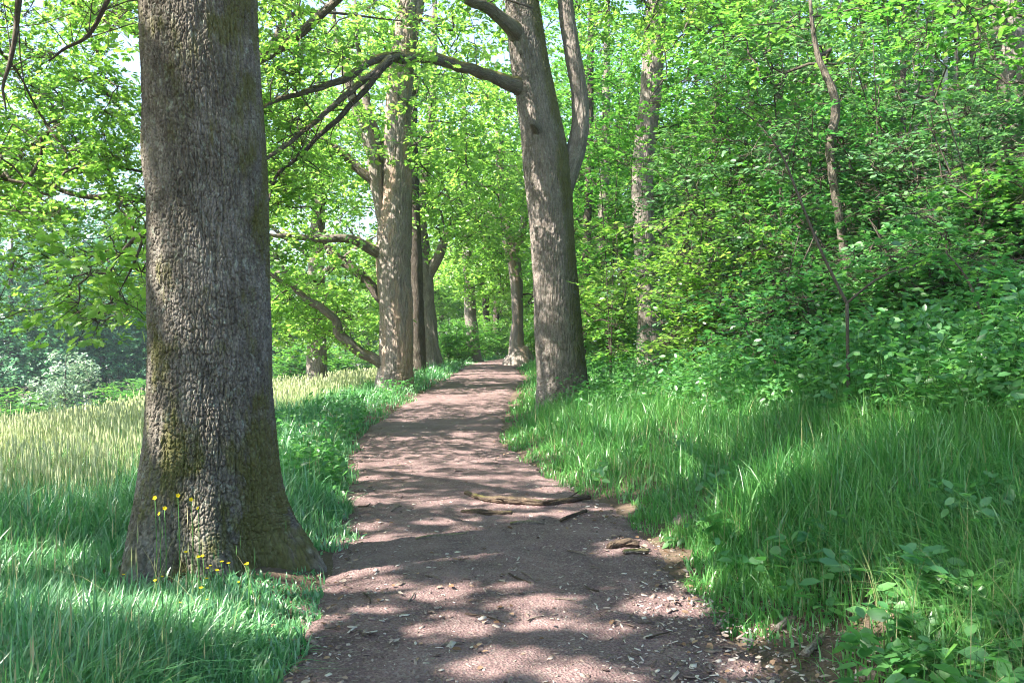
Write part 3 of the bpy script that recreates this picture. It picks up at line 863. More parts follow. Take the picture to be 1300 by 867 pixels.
crown(oak3, np.concatenate(sk), [(b3 + [-2.5, -.5, 5.6], (4.2, 3.2, 2.4), 240), (b3 + [-2.4, .5, 2.5], (2.8, 2.2, 1.5), 110), (b3 + [2.0, 1.5, 6.5], (2.5, 2.2, 2.0), 70), (b3 + [-.5, 0, 10], (5.8, 5.5, 3.2), 260), (b3 + [-3.6, 1.8, 2.0], (2.0, 2., 1.4), 50)],
      M['oak_leaf'], 61, size=.15, K=8, m=5, loc=b3, gap=.42,
      avoid=lambda c: ~((np.abs(650 + c[:, 0] / c[:, 1] * F - 504) < 36) & (c[:, 1] < d3) & (c[:, 2] > .3) & (c[:, 2] < 6.2)))

# ================================================================== the row beyond
def row_tree(base_px, d, pts, label, seed, blobs, bark='oak_bark_far', forks=(), leafm='oak_leaf', size=.18, K=7, m=5, gap=.42, group='old oaks lining the path', name='oak_tree', avoidw=None):
    bb = at(*base_px, d)
    t = thing(name, bb, label, 'tree', group)
    mb = MB(); q, _ = stem_px(mb, pts, d, ns=22, step=.12, lump=.12, mossf=moss_right(.3), disp=bark_disp(.02, .09, .25, seed, .35))
    mb.build('trunk', M[bark], t, smooth_=True, loc=bb); s = [q[len(q) // 3:]]
    for fk, dd in forks:
        mb = MB(); q, _ = stem_px(mb, fk, d, d1=d + dd, ns=10, step=.15, lump=.15)
        mb.build('limb', M[bark], t, smooth_=True, loc=bb); s.append(q)
    av = None
    if avoidw:
        av = lambda c: ~((np.abs(650 + c[:, 0] / c[:, 1] * F - base_px[0]) < avoidw) & (c[:, 1] < d) & (c[:, 2] < 5.5))
    crown(t, np.concatenate(s), [(bb + np.array(o_), r_, n_) for o_, r_, n_ in blobs], M[leafm], seed, size=size, K=K, m=m, loc=bb, gap=gap, rbase=.008, R=(.45, .8), avoid=av)
    return t


row_tree((530, 474), 31, [(531, 482, 30), (530, 470, 24), (529, 400, 19), (527, 330, 18), (524, 260, 17), (522, 150, 16), (524, 40, 14), (530, -80, 8), (532, -140, 2)],
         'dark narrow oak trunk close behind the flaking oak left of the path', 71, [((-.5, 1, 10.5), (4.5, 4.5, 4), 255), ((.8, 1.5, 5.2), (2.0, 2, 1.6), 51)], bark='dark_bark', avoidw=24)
row_tree((547, 466), 37, [(548, 474, 36), (547, 466, 28), (545, 430, 23), (541, 380, 21), (537, 330, 22), (533, 290, 19), (538, 240, 14), (545, 180, 12), (550, 100, 10), (552, 0, 6)],
         'grey forked oak second behind the flaking oak, its fork leaning towards the path', 72, [((0, 1, 9.), (5, 5, 4.2), 340), ((2.6, 1, 5.6), (2.4, 2.4, 2), 85)],
         forks=[([(541, 352, 16), (552, 335, 14), (560, 318, 12), (568, 296, 11), (580, 275, 9), (590, 240, 5), (596, 200, 2)], -.5), ([(545, 470, 10), (560, 466, 9), (556, 450, 8), (552, 430, 6), (548, 400, 2)], -.3)], avoidw=22)
row_tree((602, 455), 48, [(603, 461, 24), (602, 454, 19), (600, 425, 16), (597, 395, 15), (595, 350, 13), (590, 280, 11), (588, 200, 9), (590, 90, 4)],
         'slim straight oak where the path bends out of sight, left of the path', 73, [((.3, -1.5, 5.2), (3, 2, 2.2), 150), ((0, 1, 9), (5, 5, 4), 289), ((1.2, 2, 4.6), (2.6, 2, 1.4), 68)])
row_tree((619, 450), 58, [(619, 458, 13), (619, 448, 10), (617, 400, 9), (616, 330, 8), (616, 250, 8), (616, 160, 3)],
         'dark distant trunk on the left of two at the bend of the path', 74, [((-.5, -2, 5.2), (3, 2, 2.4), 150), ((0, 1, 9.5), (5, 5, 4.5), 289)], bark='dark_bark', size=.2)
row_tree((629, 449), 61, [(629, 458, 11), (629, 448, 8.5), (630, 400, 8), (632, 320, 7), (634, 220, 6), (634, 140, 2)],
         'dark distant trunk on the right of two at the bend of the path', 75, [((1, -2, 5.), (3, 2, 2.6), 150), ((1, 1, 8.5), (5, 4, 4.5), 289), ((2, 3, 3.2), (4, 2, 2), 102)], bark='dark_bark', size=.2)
row_tree((660, 458), 42, [(660, 466, 46), (660, 458, 40), (659, 448, 30), (656, 436, 19), (657, 400, 14), (655, 350, 16), (650, 322, 18), (644, 300, 15), (640, 270, 12), (636, 230, 10), (632, 160, 7), (630, 80, 3)],
         'forked old tree with a broad gnarled foot on the right edge of the path bend', 76, [((0, 1, 9.5), (5, 4.5, 4.), 323), ((2.6, 1, 5.4), (2.4, 2.4, 1.8), 102), ((1.6, .6, 3.), (1.3, 1.2, 1.2), 44)], bark='flaking_bark',
         forks=[([(650, 322, 12), (660, 305, 11), (665, 282, 9), (668, 255, 7), (672, 210, 3)], -.4), ([(646, 306, 8), (634, 292, 7), (629, 276, 5), (618, 268, 2)], .2)], avoidw=14)

b = gnd(-7.5, 35.0)
simple_oak('oak_tree', 'broad low crowned oak at the meadow edge behind the flaking oak', b, 14, .4,
           [(b + [0, 0, 8.5], (6, 5, 4.5), 420), (b + [-1, -1, 3.6], (4.5, 3.5, 2.2), 170)], 39, leafkw=dict(size=.18, K=8, m=5, gap=.40), limbs=8)

# ================================================================== the wood on the right
def px_tree(name, label, cat, pts, d, bark, group, seed, blobs=(), leafm='beech_leaf', size=.13, K=8, m=4, forks=(), gap=.42, ns=14, gx=None, flat=True, twig=0.0, R=(.4, .7), basez=None):
    P0 = at(pts[0][0], pts[0][1], d)
    x = P0[0]; gz = float(height(x, d))
    base = np.array([x, d, gz])
    t = thing(name, base, label, cat, group)
    pts = list(pts)
    full = [(pts[0][0], 440 + (CAMZ - gz + .15) * F / d, pts[0][2] * 1.25)] + pts if P0[2] > gz + .2 else pts
    mb = MB(); q, _ = stem_px(mb, full, d, ns=ns, step=.12, lump=.08, mossf=moss_right(.3) if bark not in ('birch_bark', 'twig') else None, disp=bark_disp(.010, .07, .2, seed, .2) if ns >= 14 else None)
    mb.build('trunk', M[bark], t, smooth_=True, loc=base); s = [q[len(q) // 4:]]
    for fk, dd in forks:
        mb = MB(); q, _ = stem_px(mb, fk, d, d1=d + dd, ns=8, step=.12, lump=.1)
        mb.build('limb', M[bark], t, smooth_=True, loc=base); s.append(q)
    if blobs:
        crown(t, np.concatenate(s), [(base + np.array(o_), r_, n_) for o_, r_, n_ in blobs], M[leafm], seed, size=size, K=K, m=m, loc=base, gap=gap, flat=flat, twig=twig, R=R, zmin=base[2] + .1)
    return t


G = 'tall trees in the wood right of the path'
px_tree('tall_tree', 'straight pale trunk rising through leaves beside the arching oak, right of the path', 'tree',
        [(824, 410, 30), (820, 340, 28), (816, 260, 27), (817, 200, 27), (826, 120, 27), (830, 50, 27), (834, -10, 25), (838, -150, 20), (842, -330, 8)], 24, 'oak_bark_far', G, 81,
        [((.3, 1, 11.5), (5, 4.5, 4), 380), ((.6, 1.5, 7.), (2.8, 1.8, 2.6), 150)])
px_tree('young_tree', 'thin trunk with an S bend showing dark among the leaves', 'tree',
        [(1075, 360, 9.4), (1070, 310, 10.9), (1064, 270, 10.9), (1056, 220, 10.9), (1053, 180, 10.1), (1060, 150, 11.7), (1058, 120, 10.1), (1048, 95, 8.6), (1038, 70, 7.0), (1030, 20, 4.7), (1026, -60, 2.3)], 13.2, 'mossy_bark', G, 82,
        [((-.3, .8, 5.6), (2.2, 2.0, 1.2), 50)])
px_tree('tall_tree', 'stout trunk half hidden by leaves at the right edge of the photo', 'tree',
        [(1296, 370, 36), (1294, 300, 35), (1290, 200, 35), (1284, 110, 34), (1280, 40, 36), (1276, -40, 33), (1272, -200, 22), (1270, -330, 6)], 15, 'oak_bark_far', G, 83,
        [((.2, .5, 9.8), (4.5, 4, 2.6), 130)], forks=[([(1284, 135, 14), (1255, 150, 10), (1220, 140, 7), (1185, 128, 5), (1150, 118, 2)], -1.2)])
for i, (x0, y0, w, d) in enumerate([(1163, 290, 5.5, 23), (1183, 280, 5.5, 24), (1199, 300, 8, 22.5), (1213, 270, 5.5, 23.5), (1175, 330, 5.5, 25)]):
    px_tree('birch_tree', ['slim white birch trunk, leftmost of the pale cluster deep in the wood', 'thin white birch trunk between the two left birches of the cluster', 'widest white birch trunk of the pale cluster deep in the wood',
                           'slim white birch trunk, rightmost of the pale cluster deep in the wood', 'short visible birch trunk low in the pale cluster deep in the wood'][i], 'tree',
            [(x0, y0 + 40, w * 1.15), (x0 + 1, y0 - 60, w), (x0 - 1, y0 - 150, w * .9), (x0 + 3, y0 - 300, w * .7), (x0 + 4, y0 - 480, w * .2)], d, 'birch_bark', 'white birches deep in the wood', 84 + i,
            [((0, .5, 10.), (1.6, 1.6, 2.2), 36)], size=.13, ns=10)
for i, (pts, d, lab) in enumerate([
        ([(1143, 260, 9), (1144, 200, 10), (1146, 140, 9), (1146, 90, 8), (1148, -40, 4)], 22, 'dark slender trunk just left of the white birches'),
        ([(1100, 250, 9), (1097, 190, 9), (1097, 120, 9), (1096, 80, 9), (1093, -60, 4)], 25, 'dark straight trunk right of the S bent one'),
        ([(740, 430, 10), (745, 300, 10), (748, 200, 9), (750, 60, 8), (750, -80, 4)], 33, 'thin dark trunk just right of the double stemmed oak'),
        ([(905, 380, 8), (903, 300, 8), (908, 180, 7), (912, 60, 6), (915, -60, 3)], 27, 'thin trunk hidden among leaves right of the straight pale trunk'),
        ([(1240, 340, 12), (1243, 250, 12), (1240, 150, 11), (1236, 40, 10), (1236, -100, 5)], 24, 'grey trunk right of the white birches'),
        ([(985, 380, 10), (982, 280, 10), (988, 160, 10), (990, 40, 9), (990, -100, 4)], 30, 'grey trunk deep among leaves left of the S bent one'),
        ([(765, 420, 14), (763, 330, 13), (768, 220, 12), (770, 100, 10), (772, -60, 5)], 38, 'farthest grey trunk between the arching oak and the straight pale trunk')]):
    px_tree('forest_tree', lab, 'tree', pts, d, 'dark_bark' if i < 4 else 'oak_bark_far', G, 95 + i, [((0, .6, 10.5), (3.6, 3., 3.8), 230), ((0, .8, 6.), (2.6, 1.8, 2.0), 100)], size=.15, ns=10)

_wr = np.random.default_rng(9)


def window(c):
    """thinner leaf cover where the photograph lets trunks show between the crowns"""
    px = 650 + c[:, 0] / c[:, 1] * F; py = 440 - (c[:, 2] - CAMZ) / c[:, 1] * F
    w = ((np.abs(px - 817) < 20) & (py > 200)) | ((px > 1150) & (px < 1228) & (py > 110) & (py < 310))
    return ~(w & (_wr.uniform(0, 1, len(c)) < np.where(px > 1000, .35, .75)))


# leafy understorey: each young beech / hazel is its own thing
def understory(px, d, H, rad, n, label, seed, leafm='beech_leaf', size=.10, low=.35, K=9, m=4, name='young_beech', group='young trees of the understorey', twig=.003, gap=.44, stems=2, zc=None):
    x = (px - 650) / F * d; base = gnd(x, d)
    t = thing(name, base, label, 'young tree', group)
    rng = np.random.default_rng(seed); s = []
    for k in range(stems):
        a = rng.uniform(0, 6.28); e = rng.uniform(.3, .9)
        mb = MB(); r0 = rng.uniform(.016, .030)
        P = [base + [0, 0, -.1], base + [.1 * math.cos(a), .1 * math.sin(a), H * .3], base + [e * .5 * math.cos(a), e * .5 * math.sin(a), H * .65], base + [e * math.cos(a), e * math.sin(a), H * .97]]
        q, _ = tube(mb, P, [r0, r0 * .8, r0 * .55, .006], ns=7, n=22, lump=.1)
        mb.build('trunk' if k == 0 else 'stem', M['dark_bark'], t, smooth_=True, loc=base); s.append(q[3:])
    hz = (H - low) / 2
    crown(t, np.concatenate(s), [(base + [0, 0, low + hz], (rad, rad, hz), n), (base + [rad * .3, -rad * .2, low + hz * .6], (rad * .8, rad * .8, hz * .6), n // 3)], M[leafm], seed + 7, size=size, K=K, m=m, gap=gap, flat=True, twig=twig, loc=base, R=(.3, .6), zmin=base[2] + .15, avoid=window)
    return t


US = [
    (775, 21, 6.5, 1.5, 90, 'beech_leaf', 'leafy young beech crowding round the straight pale trunk'),
    (880, 15, 3.4, 1.5, 90, 'oak_leaf', 'low yellow green beech bush at the top of the grassy bank'),
    (885, 19, 5.5, 1.8, 110, 'cool_leaf', 'leafy young beech right of the straight pale trunk'),
    (935, 16.5, 7.5, 2.0, 140, 'beech_leaf', 'tall layered young beech above the low bright bush'),
    (1000, 15, 6.5, 1.9, 130, 'cool_leaf', 'layered young beech behind the bare forked sapling'),
    (1050, 20, 9, 2.4, 140, 'beech_leaf', 'tall young beech behind the S bent trunk'),
    (1120, 13.5, 5.0, 1.7, 100, 'dark_leaf', 'dark green hazel right of the bare forked sapling'),
    (1150, 24, 9.0, 2.2, 110, 'cool_leaf', 'tall young beech behind the white birches'),
    (1215, 12.5, 3.6, 1.5, 90, 'cool_leaf', 'low grey green hazel bush below the white birches'),
    (1260, 11, 3.2, 1.4, 90, 'dark_leaf', 'dense dark bush near the right edge of the photo'),
    (1290, 12.5, 7.0, 1.7, 110, 'cool_leaf', 'young beech in front of the stout trunk at the right edge'),
    (1230, 15, 8.0, 1.6, 80, 'beech_leaf', 'young beech left of the stout trunk at the right edge'),
    (770, 25, 5.0, 1.7, 80, 'oak_leaf', 'bright young beech between the arching oak and the straight pale trunk'),
    (1350, 10.5, 6.5, 1.7, 90, 'beech_leaf', 'young beech reaching in from beyond the right edge'),
    (980, 11.5, 2.2, 1.1, 60, 'dark_leaf', 'low leafy shrub in the bank top undergrowth left of the forked sapling'),
    (1170, 10.5, 1.9, 1.2, 70, 'dark_leaf', 'low leafy shrub in the bank top undergrowth right of the forked sapling'),
]
for i, (px, d, H, rad, n, lm, lab) in enumerate(US):
    understory(px, d, H, rad, int(n * 1.5), lab, 200 + i * 3, lm, size=.105 if d < 17 else .13)

# forest behind: prototypes and copies, each its own tree
def proto_tree(name, label, x, y, H, r0, leafm, seed, rad, n, size, bark, group, cat='tree', low=.18):
    base = gnd(x, y); t = thing(name, base, label, cat, group)
    rng = np.random.default_rng(seed)
    mb = MB(); P = [base + [0, 0, -.5], base + [.1, 0, H * .3], base + [-.1, .15, H * .6], base + [.1, 0, H * .98]]
    q, _ = tube(mb, P, [r0 * 1.2, r0, r0 * .6, .02], ns=12, n=30, lump=.1); mb.build('trunk', M[bark], t, smooth_=True, loc=base)
    hz = H * (1 - low) / 2
    crown(t, q[4:], [(base + [0, 0, H * low + hz], (rad, rad, hz), n), (base + [rad * .4, -.3 * rad, H * .35], (rad * .7, rad * .7, H * .2), n // 3), (base + [-rad * .5, .2 * rad, H * .55], (rad * .6, rad * .6, H * .22), n // 3)],
          M[leafm], seed + 1, size=size, K=7, m=5, gap=.42, gs=.4, loc=base, R=(.5, .9), rbase=.01)
    return t


far_pos = [(820, 42), (880, 40), (950, 38), (1010, 41), (1080, 39), (1150, 42), (1210, 38), (1290, 36), (1340, 30), (915, 50), (1040, 52), (1180, 52), (1110, 48), (1260, 48), (790, 50), (1400, 38), (745, 46), (720, 55), (860, 60), (990, 62), (1130, 64)]
fp = None
rng = np.random.default_rng(77)
for i, (px, d) in enumerate(far_pos):
    x = (px - 650) / F * d
    lab = 'slender forest tree among many at the back of the wood on the right'
    if fp is None:
        fp = proto_tree('forest_tree', lab, x, d, 15, .15, 'beech_leaf', 301, 3.6, 190, .22, 'dark_bark', 'background trees of the wood', low=.08)
    else:
        s = rng.uniform(.85, 1.2); dup(fp, gnd(x, d), rng.uniform(0, 6.28), (s, s, s * rng.uniform(.9, 1.1)), lab, 'background trees of the wood')
sp = None
for i, (px, d, s_) in enumerate([(770, 30, 1), (810, 29, .9), (850, 27, 1), (895, 28, 1.1), (940, 26, 1), (985, 27, 1.1), (1030, 25, 1), (1075, 27, 1.1), (1120, 25, 1.1), (1165, 26, 1), (1210, 24, 1.1), (1255, 25, 1), (1300, 22, 1.1), (1345, 23, 1), (830, 35, 1.2), (920, 35, 1.2), (1010, 34, 1.2), (1100, 34, 1.2), (1190, 33, 1.2), (1280, 31, 1.2), (735, 36, .9), (700, 44, 1)]):
    x = (px - 650) / F * d
    lab = 'leafy shrub among many covering the floor of the wood on the right'
    if sp is None:
        sp = understory(px, d, 3.0, 1.5, 110, lab, 290, 'beech_leaf', size=.15, low=.1, name='leafy_shrub', group='shrubs on the floor of the wood', stems=2, twig=0)
        sp['category'] = 'shrub'
    else:
        dup(sp, gnd(x, d), rng.uniform(0, 6.28), (s_, s_, s_ * rng.uniform(.8, 1.2)), lab, 'shrubs on the floor of the wood')
for px, d, s_ in [(583, 47, .8), (612, 54, .95), (628, 56.5, .85), (597, 51, .9), (570, 41, .75), (676, 45, .8)]:
    r_ = dup(sp, gnd((px - 650) / F * d, d), rng.uniform(0, 6.28), (s_, s_, s_), 'leafy shrub among several crowding the far end of the path', 'shrubs at the far end of the path')
# trees closing the far end of the path and standing beyond the row
end_pos = [(590, 75, 1), (640, 78, 1), (680, 70, 1.), (560, 70, .9), (610, 95, 1.2), (520, 64, .9), (470, 66, .8), (660, 100, 1.2), (700, 85, 1.1), (545, 90, 1.1)]
ep = None
for i, (px, d, s) in enumerate(end_pos):
    x = (px - 650) / F * d
    lab = 'broad leafy tree among several closing the view at the end of the path'
    if ep is None:
        ep = proto_tree('broad_tree', lab, x, d, 14, .25, 'oak_leaf', 311, 4.6, 210, .26, 'dark_bark', 'trees at the end of the path', low=.03)
    else:
        dup(ep, gnd(x, d), rng.uniform(0, 6.28), (s, s, s), lab, 'trees at the end of the path')
# far tree line across the meadow
tl = [(-50, 66, .7), (15, 64, 1.05), (75, 70, .9), (130, 66, .82), (185, 72, .95), (240, 70, .9), (300, 75, .85), (350, 78, .8), (400, 80, .72), (440, 82, .9), (45, 85, 1.25), (155, 88, 1.2), (330, 95, 1.), (250, 92, 1.1), (100, 100, 1.4), (490, 90, 1), (-20, 84, .95), (205, 105, 1.4), (-150, 84, .95), (-290, 80, 1.), (-410, 76, 1.), (-220, 100, 1.2), (-520, 90, 1.2)]
tp = None
for i, (px, d, s) in enumerate(tl):
    x = (px - 650) / F * d
    lab = 'bluish green tree in the distant tree line beyond the meadow'
    if tp is None:
        tp = proto_tree('broad_tree', lab, x, d, 18, .28, 'haze_blue_leaf', 321, 5.0, 330, .28, 'dark_bark', 'tree line beyond the meadow', low=.0)
        tp.scale = (s, s, s)
    else:
        dup(tp, gnd(x, d), rng.uniform(0, 6.28), (s, s, s * rng.uniform(.9, 1.1)), lab, 'tree line beyond the meadow')
for i, px in enumerate(range(-420, 460, 40)):
    d = 60 + 5 * math.sin(i * 2.1); s_ = 1.35 + .35 * math.sin(i * 1.3)
    dup(sp, gnd((px - 650) / F * d, d), i * 1.9, (s_ * 1.2, s_ * 1.2, s_ * .7), 'leafy shrub among many along the foot of the tree line beyond the meadow', 'shrubs below the distant tree line')
# the pale willow-like shrub in front of the tree line
x, y = (82 - 650) / F * 52, 52.
base = gnd(x, y); t = thing('pale_shrub', base, 'pale silvery shrub standing before the distant tree line', 'shrub')
mb = MB(); q, _ = tube(mb, [base + [0, 0, -.3], base + [0, 0, 1.5], base + [.1, 0, 4.4]], [.12, .08, .02], ns=8, n=10); mb.build('trunk', M['dark_bark'], t, smooth_=True, loc=base)
crown(t, q, [(base + [0, 0, 2.4], (1.9, 1.6, 2.3), 90)], M['pale_leaf'], 330, size=.2, K=7, m=5, loc=base, gap=.35, R=(.35, .6))

# bare forked sapling on the bank
ds = 8.5
bs = at(1077, 528, ds); bs[2] = float(height(bs[0], ds)) - .03
t = thing('sapling', bs, 'thin forked sapling with a bare dark stem growing on the grassy bank', 'sapling')
mb = MB(); q, _ = stem_px(mb, [(1077, 540, 5.2), (1077, 500, 4.9), (1076, 440, 4.5), (1075, 382, 4.5)], ds, ns=8, step=.05); mb.build('trunk', M['twig'], t, smooth_=True, loc=bs)
mb = MB(); q2, _ = stem_px(mb, [(1075, 385, 4.5), (1062, 360, 4.1), (1045, 325, 3.8), (1030, 290, 3.8), (1012, 245, 3.4), (997, 207, 3.0), (985, 185, 2.4), (962, 158, 2.0), (940, 140, 1.5), (920, 128, 0.8)], ds, d1=8.9, ns=7, step=.05); mb.build('limb', M['twig'], t, smooth_=True, loc=bs)
mb = MB(); q3, _ = stem_px(mb, [(1075, 385, 4.1), (1090, 372, 3.0), (1108, 358, 2.6), (1130, 346, 2.2), (1160, 338, 0.9)], ds, d1=8.3, ns=7, step=.05); mb.build('limb', M['twig'], t, smooth_=True, loc=bs)
mb = MB(); q4, _ = stem_px(mb, [(995, 205, 2.2), (1005, 190, 1.8), (1012, 170, 1.5), (1016, 150, 0.8)], 8.75, ns=6, step=.05); mb.build('limb', M['twig'], t, smooth_=True, loc=bs)
crown(t, np.concatenate([q2[6:], q3, q4]), [], M['beech_leaf'], 340, size=.085, K=6, m=3, loc=bs, R=(.14, .24), flat=True, rbase=.003,
      extra=[at(a, b_, d_) for a, b_, d_ in [(905, 125, 6.7), (885, 122, 6.7), (930, 145, 6.6), (1016, 140, 6.6), (1005, 125, 6.5), (960, 170, 6.6), (1035, 250, 6.5), (985, 230, 6.6), (1140, 345, 6.2), (1170, 335, 6.2), (1150, 360, 6.2), (1060, 300, 6.4), (1000, 280, 6.5), (940, 120, 6.7)]]) if False else None
rng = np.random.default_rng(341)
cs = np.array([at(a, b_, d_) for a, b_, d_ in [(905, 125, 8.9), (885, 122, 8.9), (930, 145, 8.85), (1016, 140, 8.75), (1005, 128, 8.7), (960, 170, 8.8), (1035, 265, 8.7), (985, 230, 8.8), (1140, 345, 8.3), (1170, 335, 8.3), (1150, 360, 8.3), (1055, 310, 8.6), (1010, 270, 8.7), (945, 130, 8.9)]])
mb = MB(); Bc, Ac, cn = connect(np.concatenate([q2[6:], q3, q4]), cs); thin_twigs(mb, Ac, Bc, np.full(len(Ac), .005), np.full(len(Ac), .002), 1, rng)
sprays(mb, cs, np.full(len(cs), .18), 6, 3, .085, 'ovate', rng, tilt=.2, ltilt=.3, thick=.1, twigs=.002)
mb.build('crown', [M['beech_leaf'], M['twig']], t, loc=bs)
# arching thin stem at the right
for pts, d, lab in [([(1285, 520, 4), (1268, 450, 4), (1245, 395, 3.5), (1225, 350, 3), (1200, 320, 2)], 8.5, 'thin leaning sapling stem among the dark bushes near the right edge'),]:
    bb = at(pts[0][0], pts[0][1], d); bb[2] = float(height(bb[0], d)) - .05
    t = thing('sapling', bb, lab, 'sapling')
    mb = MB(); q, _ = stem_px(mb, [(pts[0][0], 440 + (CAMZ - bb[2]) * F / d, 4.5)] + pts, d, ns=7, step=.06); mb.build('trunk', M['twig'], t, smooth_=True, loc=bb)
    rng = np.random.default_rng(345); cs = q[len(q) // 2::3] + rng.normal(0, .12, (len(q[len(q) // 2::3]), 3))
    mb = MB(); sprays(mb, cs, np.full(len(cs), .2), 6, 3, .08, 'ovate', rng, tilt=.2, ltilt=.3, thick=.1, twigs=.002); mb.build('crown', [M['beech_leaf'], M['twig']], t, loc=bb)

# ------------------------------------------------------------------ grass
def polar(n, d0, d1, a0, a1, rng, power=1.0):
    d = np.exp(rng.uniform(math.log(d0), math.log(d1), n)) if power == 1 else (rng.uniform(d0 ** (1 - power + 1e-9), d1 ** (1 - power + 1e-9), n)) ** (1 / (1 - power + 1e-9))
    s = rng.uniform(a0, a1, n)
    return s * d, d


def blades(mb, x, y, z, h, w, az, bend, seg, rng, mi=0):
    n = len(x)
    P = np.stack([x, y, z], -1)
    dv = np.stack([np.cos(az), np.sin(az), np.zeros(n)], -1)
    sa = az + PI / 2 + rng.normal(0, .5, n)
    sv = np.stack([np.cos(sa), np.sin(sa), np.zeros(n)], -1)
    vs = []
    for k in range(seg + 1):
        t = k / seg
        c = P + dv * (bend * h * t * t)[:, None]
        c[:, 2] += h * (t - .45 * np.clip(bend, 0, 1.6) * t ** 2.4) - (.03 if k == 0 else 0)
        if k < seg:
            ww = (w * (1 - t ** 1.6) * .5 + w * .05)[:, None]
            vs += [c - sv * ww, c + sv * ww]
        else:
            vs.append(c)
    V = np.stack(vs, 1).reshape(-1, 3); kk = 2 * seg + 1
    f = np.array([[2 * i, 2 * i + 1, 2 * i + 3, 2 * i + 2] for i in range(seg - 1)]).reshape(-1, 4)
    ft = np.array([[2 * seg - 2, 2 * seg - 1, 2 * seg]])
    off = np.arange(n) * kk
    mb.add(V, [(f[None] + off[:, None, None]).reshape(-1, 4), (ft[None] + off[:, None, None]).reshape(-1, 3)], mi)
    return vs[-1]


def clumpy(x, y, s, seed): return fbm(x * s, y * s, None, seed, 3)


def in_trunk(x, y):
    return ((x + 1.95) ** 2 + (y - 6.0) ** 2 < .60 ** 2) | ((x - 1.06) ** 2 + (y - 18.5) ** 2 < .55 ** 2) | ((x + 3.18) ** 2 + (y - 25) ** 2 < .5 ** 2)


rng = np.random.default_rng(401)
# left verge and shaded long grass
mb = MB()
x, y = polar(260000, 2.0, 60, -.80, .02, rng)
tl_ = xl(y) - x + .55 * (clumpy(x, y, 1.7, 41) - .5)
keep = (tl_ > -.04) & (tl_ < np.interp(y, [9, 14], [12, 3.5]) + rng.normal(0, 1.5, len(x))) & (rng.uniform(0, 1, len(x)) < np.clip(.45 + 1.2 * (clumpy(x, y, .9, 42) - .3), .25, 1)) & ~in_trunk(x, y)
# thinner where feet wore the earth by the root
keep &= ~((np.hypot(x + 1.25, (y - 6.0) * .8) < .42) & (rng.uniform(0, 1, len(x)) < .78))
x, y, tl_ = x[keep], y[keep], tl_[keep]
h = (.15 + .33 * smooth(0, .8, tl_)) * rng.uniform(.55, 1.35, len(x)) * (.65 + .7 * clumpy(x, y, .7, 43))
h *= np.interp(y, [3, 9, 14, 30], [1, 1, .85, .8]) * np.interp(np.hypot(x + 1.95, y - 5.9), [.55, .8, 1.2, 1.9], [.22, .32, .50, 1.])
w = np.maximum(.0105 * rng.gamma(4, .25, len(x)), y * .0010)
flow = clumpy(x, y, .8, 44) * 10
blades(mb, x, y, height(x, y), h, w, flow + rng.normal(0, 1.7, len(x)), rng.gamma(2.2, .27, len(x)), 4, rng)
x, y = polar(2000, 2.3, 16, -.80, -.02, rng); tl_ = xl(y) - x
keep = (tl_ > .15) & ~in_trunk(x, y) & (np.hypot(x + 1.95, y - 5.6) > .9); x, y = x[keep], y[keep]
hh = rng.uniform(.35, .75, len(x)); tp_ = blades(mb, x, y, height(x, y), hh, np.maximum(.0035, y * .0006), rng.uniform(0, 6.28, len(x)), rng.gamma(2, .2, len(x)), 4, rng, 1)
a_ = rng.uniform(0, 6.28, len(x)); sv = np.stack([np.cos(a_), np.sin(a_), 0 * a_], -1); ww = np.maximum(.0032, y * .00042)[:, None]; hs = rng.uniform(.04, .10, len(x))[:, None] * np.array([[0, 0, 1.]])
mb.add(np.stack([tp_ - hs * .2, tp_ + sv * ww + hs * .3, tp_ + hs, tp_ - sv * ww + hs * .3], 1).reshape(-1, 3), [np.arange(4)[None] + 4 * np.arange(len(x))[:, None]], 1)
mb.build('verge_grass', [M['grass'], M['straw']], smooth_=True)
tag(bpy.data.objects['verge_grass'], 'long lush shaded grass growing left of the path round the oak foot', 'grass', None, 'stuff')

# sunlit meadow with seed heads
mb = MB()
x, y = polar(170000, 6.5, 75, -1.05, -.05, rng)
tl_ = xl(y) - x
keep = (tl_ > 1.6 + .8 * clumpy(x, y, .8, 45)) & (y + .35 * (tl_ - 3) > 8.6 + 3.5 * (clumpy(x, y, .7, 46) - .5) + rng.normal(0, .8, len(x))) & ~in_trunk(x, y)
x, y = x[keep], y[keep]
h = rng.uniform(.35, .85, len(x)) * (.6 + .6 * clumpy(x, y, .5, 47)) * np.interp(x, [-6, -3.5], [1, .75])
w = np.maximum(.005, y * .00055)
tips = blades(mb, x, y, height(x, y), h, w, rng.uniform(0, 6.28, len(x)), rng.gamma(2, .14, len(x)), 3, rng)
s = rng.uniform(0, 1, len(x)) < .35
T = tips[s]; hs = rng.uniform(.06, .14, len(T)); ww = np.maximum(.010, T[:, 1] * .0008)
for a_ in (0, PI / 2):
    sv = np.array([math.cos(a_), math.sin(a_), 0])
    v = np.stack([T - [0, 0, .02], T + sv * ww[:, None] + [0, 0, 1] * (hs * .35)[:, None], T + [0, 0, 1] * hs[:, None], T - sv * ww[:, None] + [0, 0, 1] * (hs * .35)[:, None]], 1).reshape(-1, 3)
    mb.add(v, [(np.arange(4)[None] + 4 * np.arange(len(T))[:, None])], 1)
o = mb.build('meadow_grass', [M['meadow'], M['seed']], smooth_=True)
tag(o, 'tall pale meadow grass with seed heads in full sun', 'meadow', None, 'stuff')

